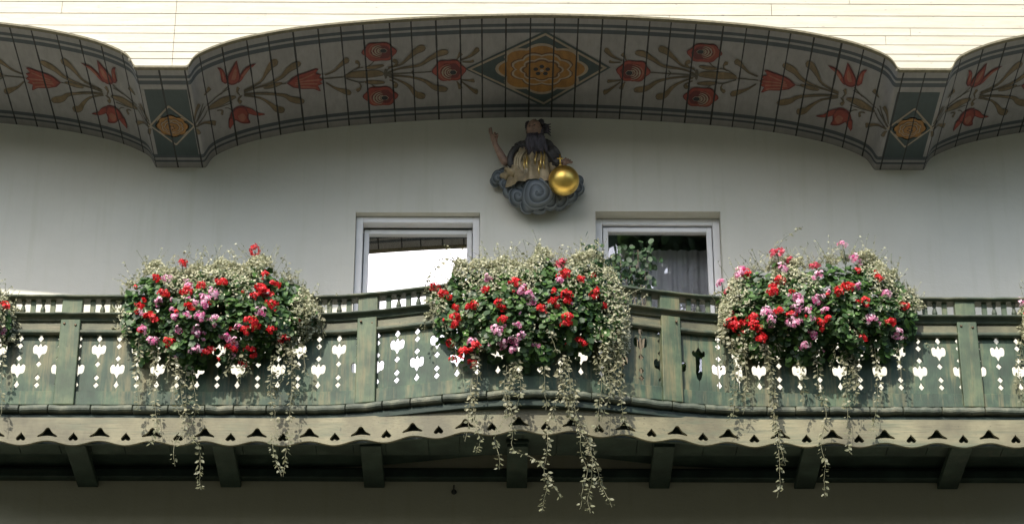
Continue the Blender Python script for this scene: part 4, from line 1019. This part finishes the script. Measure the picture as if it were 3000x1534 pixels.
# cloud: puffs carved with spiral grooves
cl = Leaves()
def puff(zx, zy, d, r, turns=2.2, dep=.75, ph0=0, amp=.17):
    c = ST(zx, zy, d); vd = Vector((0, -.93, -.36)); ax = Vector((1,0,0)); ay = vd.cross(ax).normalized()
    nu, nv = 72, 40; vs = []
    for j in range(nv+1):
        t = j/nv; th = t*math.pi*.62
        for i in range(nu):
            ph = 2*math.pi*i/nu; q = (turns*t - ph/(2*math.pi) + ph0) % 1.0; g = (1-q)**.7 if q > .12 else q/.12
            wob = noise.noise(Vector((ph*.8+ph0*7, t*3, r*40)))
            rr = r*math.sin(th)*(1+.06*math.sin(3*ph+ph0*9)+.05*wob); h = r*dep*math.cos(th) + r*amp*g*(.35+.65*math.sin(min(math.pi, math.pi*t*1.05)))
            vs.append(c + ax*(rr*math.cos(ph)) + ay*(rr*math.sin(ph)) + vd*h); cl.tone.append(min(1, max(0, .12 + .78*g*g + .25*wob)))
    cl.add(vs, [(j*nu+i, (j+1)*nu+i, (j+1)*nu+(i+1)%nu, j*nu+(i+1)%nu) for j in range(nv) for i in range(nu)])
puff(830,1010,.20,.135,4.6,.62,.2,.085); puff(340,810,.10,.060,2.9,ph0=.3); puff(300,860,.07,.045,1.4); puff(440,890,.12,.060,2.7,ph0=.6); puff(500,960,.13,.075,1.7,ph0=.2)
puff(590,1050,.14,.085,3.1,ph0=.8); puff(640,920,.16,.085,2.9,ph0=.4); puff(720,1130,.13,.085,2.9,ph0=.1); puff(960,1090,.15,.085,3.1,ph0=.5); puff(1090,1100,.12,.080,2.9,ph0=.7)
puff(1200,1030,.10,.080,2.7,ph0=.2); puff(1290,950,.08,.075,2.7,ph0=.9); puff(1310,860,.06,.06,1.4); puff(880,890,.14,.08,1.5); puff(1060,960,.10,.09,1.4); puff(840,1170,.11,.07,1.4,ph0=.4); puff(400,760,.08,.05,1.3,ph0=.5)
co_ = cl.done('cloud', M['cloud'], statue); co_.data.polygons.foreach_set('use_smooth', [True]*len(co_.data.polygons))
ob = MB(); oc = ST(1155,845,.30); ball(ob, oc, .124, .124, .124, None, 64, 40); orb = ob.build('orb', M['gold'], statue, True)
cx_ = MB(); b0 = oc + Vector((-.025,.0,.120)); b0 = ST(1112,655,.30); t0 = ST(1104,520,.30)
cx_.tube([b0, t0], .0065, 8); mid_ = b0.lerp(t0,.62); cx_.tube([mid_-Vector((.024,0,0)), mid_+Vector((.024,0,0))], .006, 8); cx_.tube([b0+Vector((0,0,-.012)), b0+Vector((0,0,.012))], [.018,.009], 10)
cx_.build('cross', M['gold'], orb, True)

# ------------------------------------------------------------------ small iron hook low on the wall
hk = MB(); a = P(1330, 1440, .0); hk.tube([a+Vector((0,.01,0)), a+Vector((0,-.05,0)), a+Vector((0,-.065,.012)), a+Vector((0,-.06,.03))], .006, 8); hk.tube([a+Vector((0,-.002,0)), a+Vector((0,-.008,0))], [.022,.02], 12)
tag(hk.build('wall_hook', plain('dark_iron', (.05,.05,.045), .6, .3, 40, .5), None, True, loc=a), 'small dark iron hook in the lower wall beneath the balcony', 'hook')

# ------------------------------------------------------------------ ground, and the trees across the lawn that the panes mirror
g = MB(); g.add([(-400,-400,0),(400,-400,0),(400,400,0),(-400,400,0)], [(0,1,2,3)])
tag(g.build('ground', plain('lawn', (.030,.034,.022), .95, .35, 2)), kind='structure')

def sky_blocker():  # unseen slope added to block low sky and darken the shaded wall
    vs = []; n = 90; rows = [(150, 0), (170, 9), (200, 24), (240, 36), (300, 46), (420, 60)]
    for i in range(n+1):
        a = R(180 + 180*i/n)
        for r, h in rows:
            k = 1 + .28*noise.noise(Vector((math.cos(a)*5, math.sin(a)*5, r*.01))) + .10*noise.noise(Vector((math.cos(a)*31, math.sin(a)*31, r*.05)))
            vs.append((r*math.cos(a), r*math.sin(a), h*k - .5))
    m = len(rows); b = MB(); b.add(vs, [(i*m+j, (i+1)*m+j, (i+1)*m+j+1, i*m+j+1) for i in range(n) for j in range(m-1)])
    tag(b.build('sky_block_hill', plain('sky_block_slope', (.022,.030,.016), .95, .5, .2)), kind='structure')
sky_blocker()
def big_tree(x, y, hgt, rad, label):
    rg = random.Random(12); t = empty('broadleaf_tree', (x, y, 0), label, 'tree')
    tm = MB(); tm.tube([(x,y,-.1),(x+.1,y,3),(x-.05,y+.1,8),(x+.1,y,14),(x,y,hgt*.8)], [.55,.45,.36,.24,.08], 10)
    for k in range(26):
        z = rg.uniform(6, hgt*.8); a = rg.random()*6.28; l = rad*rg.uniform(.5,.9); p = Vector((x,y,z)); q = p + Vector((math.cos(a)*l, math.sin(a)*l, l*.45))
        tm.tube([p, p.lerp(q,.5)+Vector((0,0,-.1)), q], [.12,.08,.02], 5)
    tm.build('trunk', plain('bark', (.09,.07,.05), .9, .35, 8), t, True)
    L = Leaves(); cl_ = []
    for k in range(250):
        u = rg.random(); z = 5 + (hgt-5)*u; rr = rad*math.sin(math.pi*(.18+.80*u))*math.sqrt(rg.random()); a = rg.random()*6.28
        cl_.append(Vector((x+rr*math.cos(a), y+rr*math.sin(a), z)))
    for c in cl_:
        tn = rg.random()*.5
        for k in range(60):
            L.put(c + rv(.55, rg), rv(1, rg)+Vector((0,0,.8)), rv(1, rg), rg.uniform(.24,.46), IVYSH, tn+rg.random()*.5, .2)
    L.done('crown', leafmat('tree_leaf', (.02,.045,.012), (.07,.12,.035), .3), t)
big_tree(3.9, -24.5, 29, 3.4, 'tall leafy tree across the lawn, mirrored dimly in the right-hand door glass')
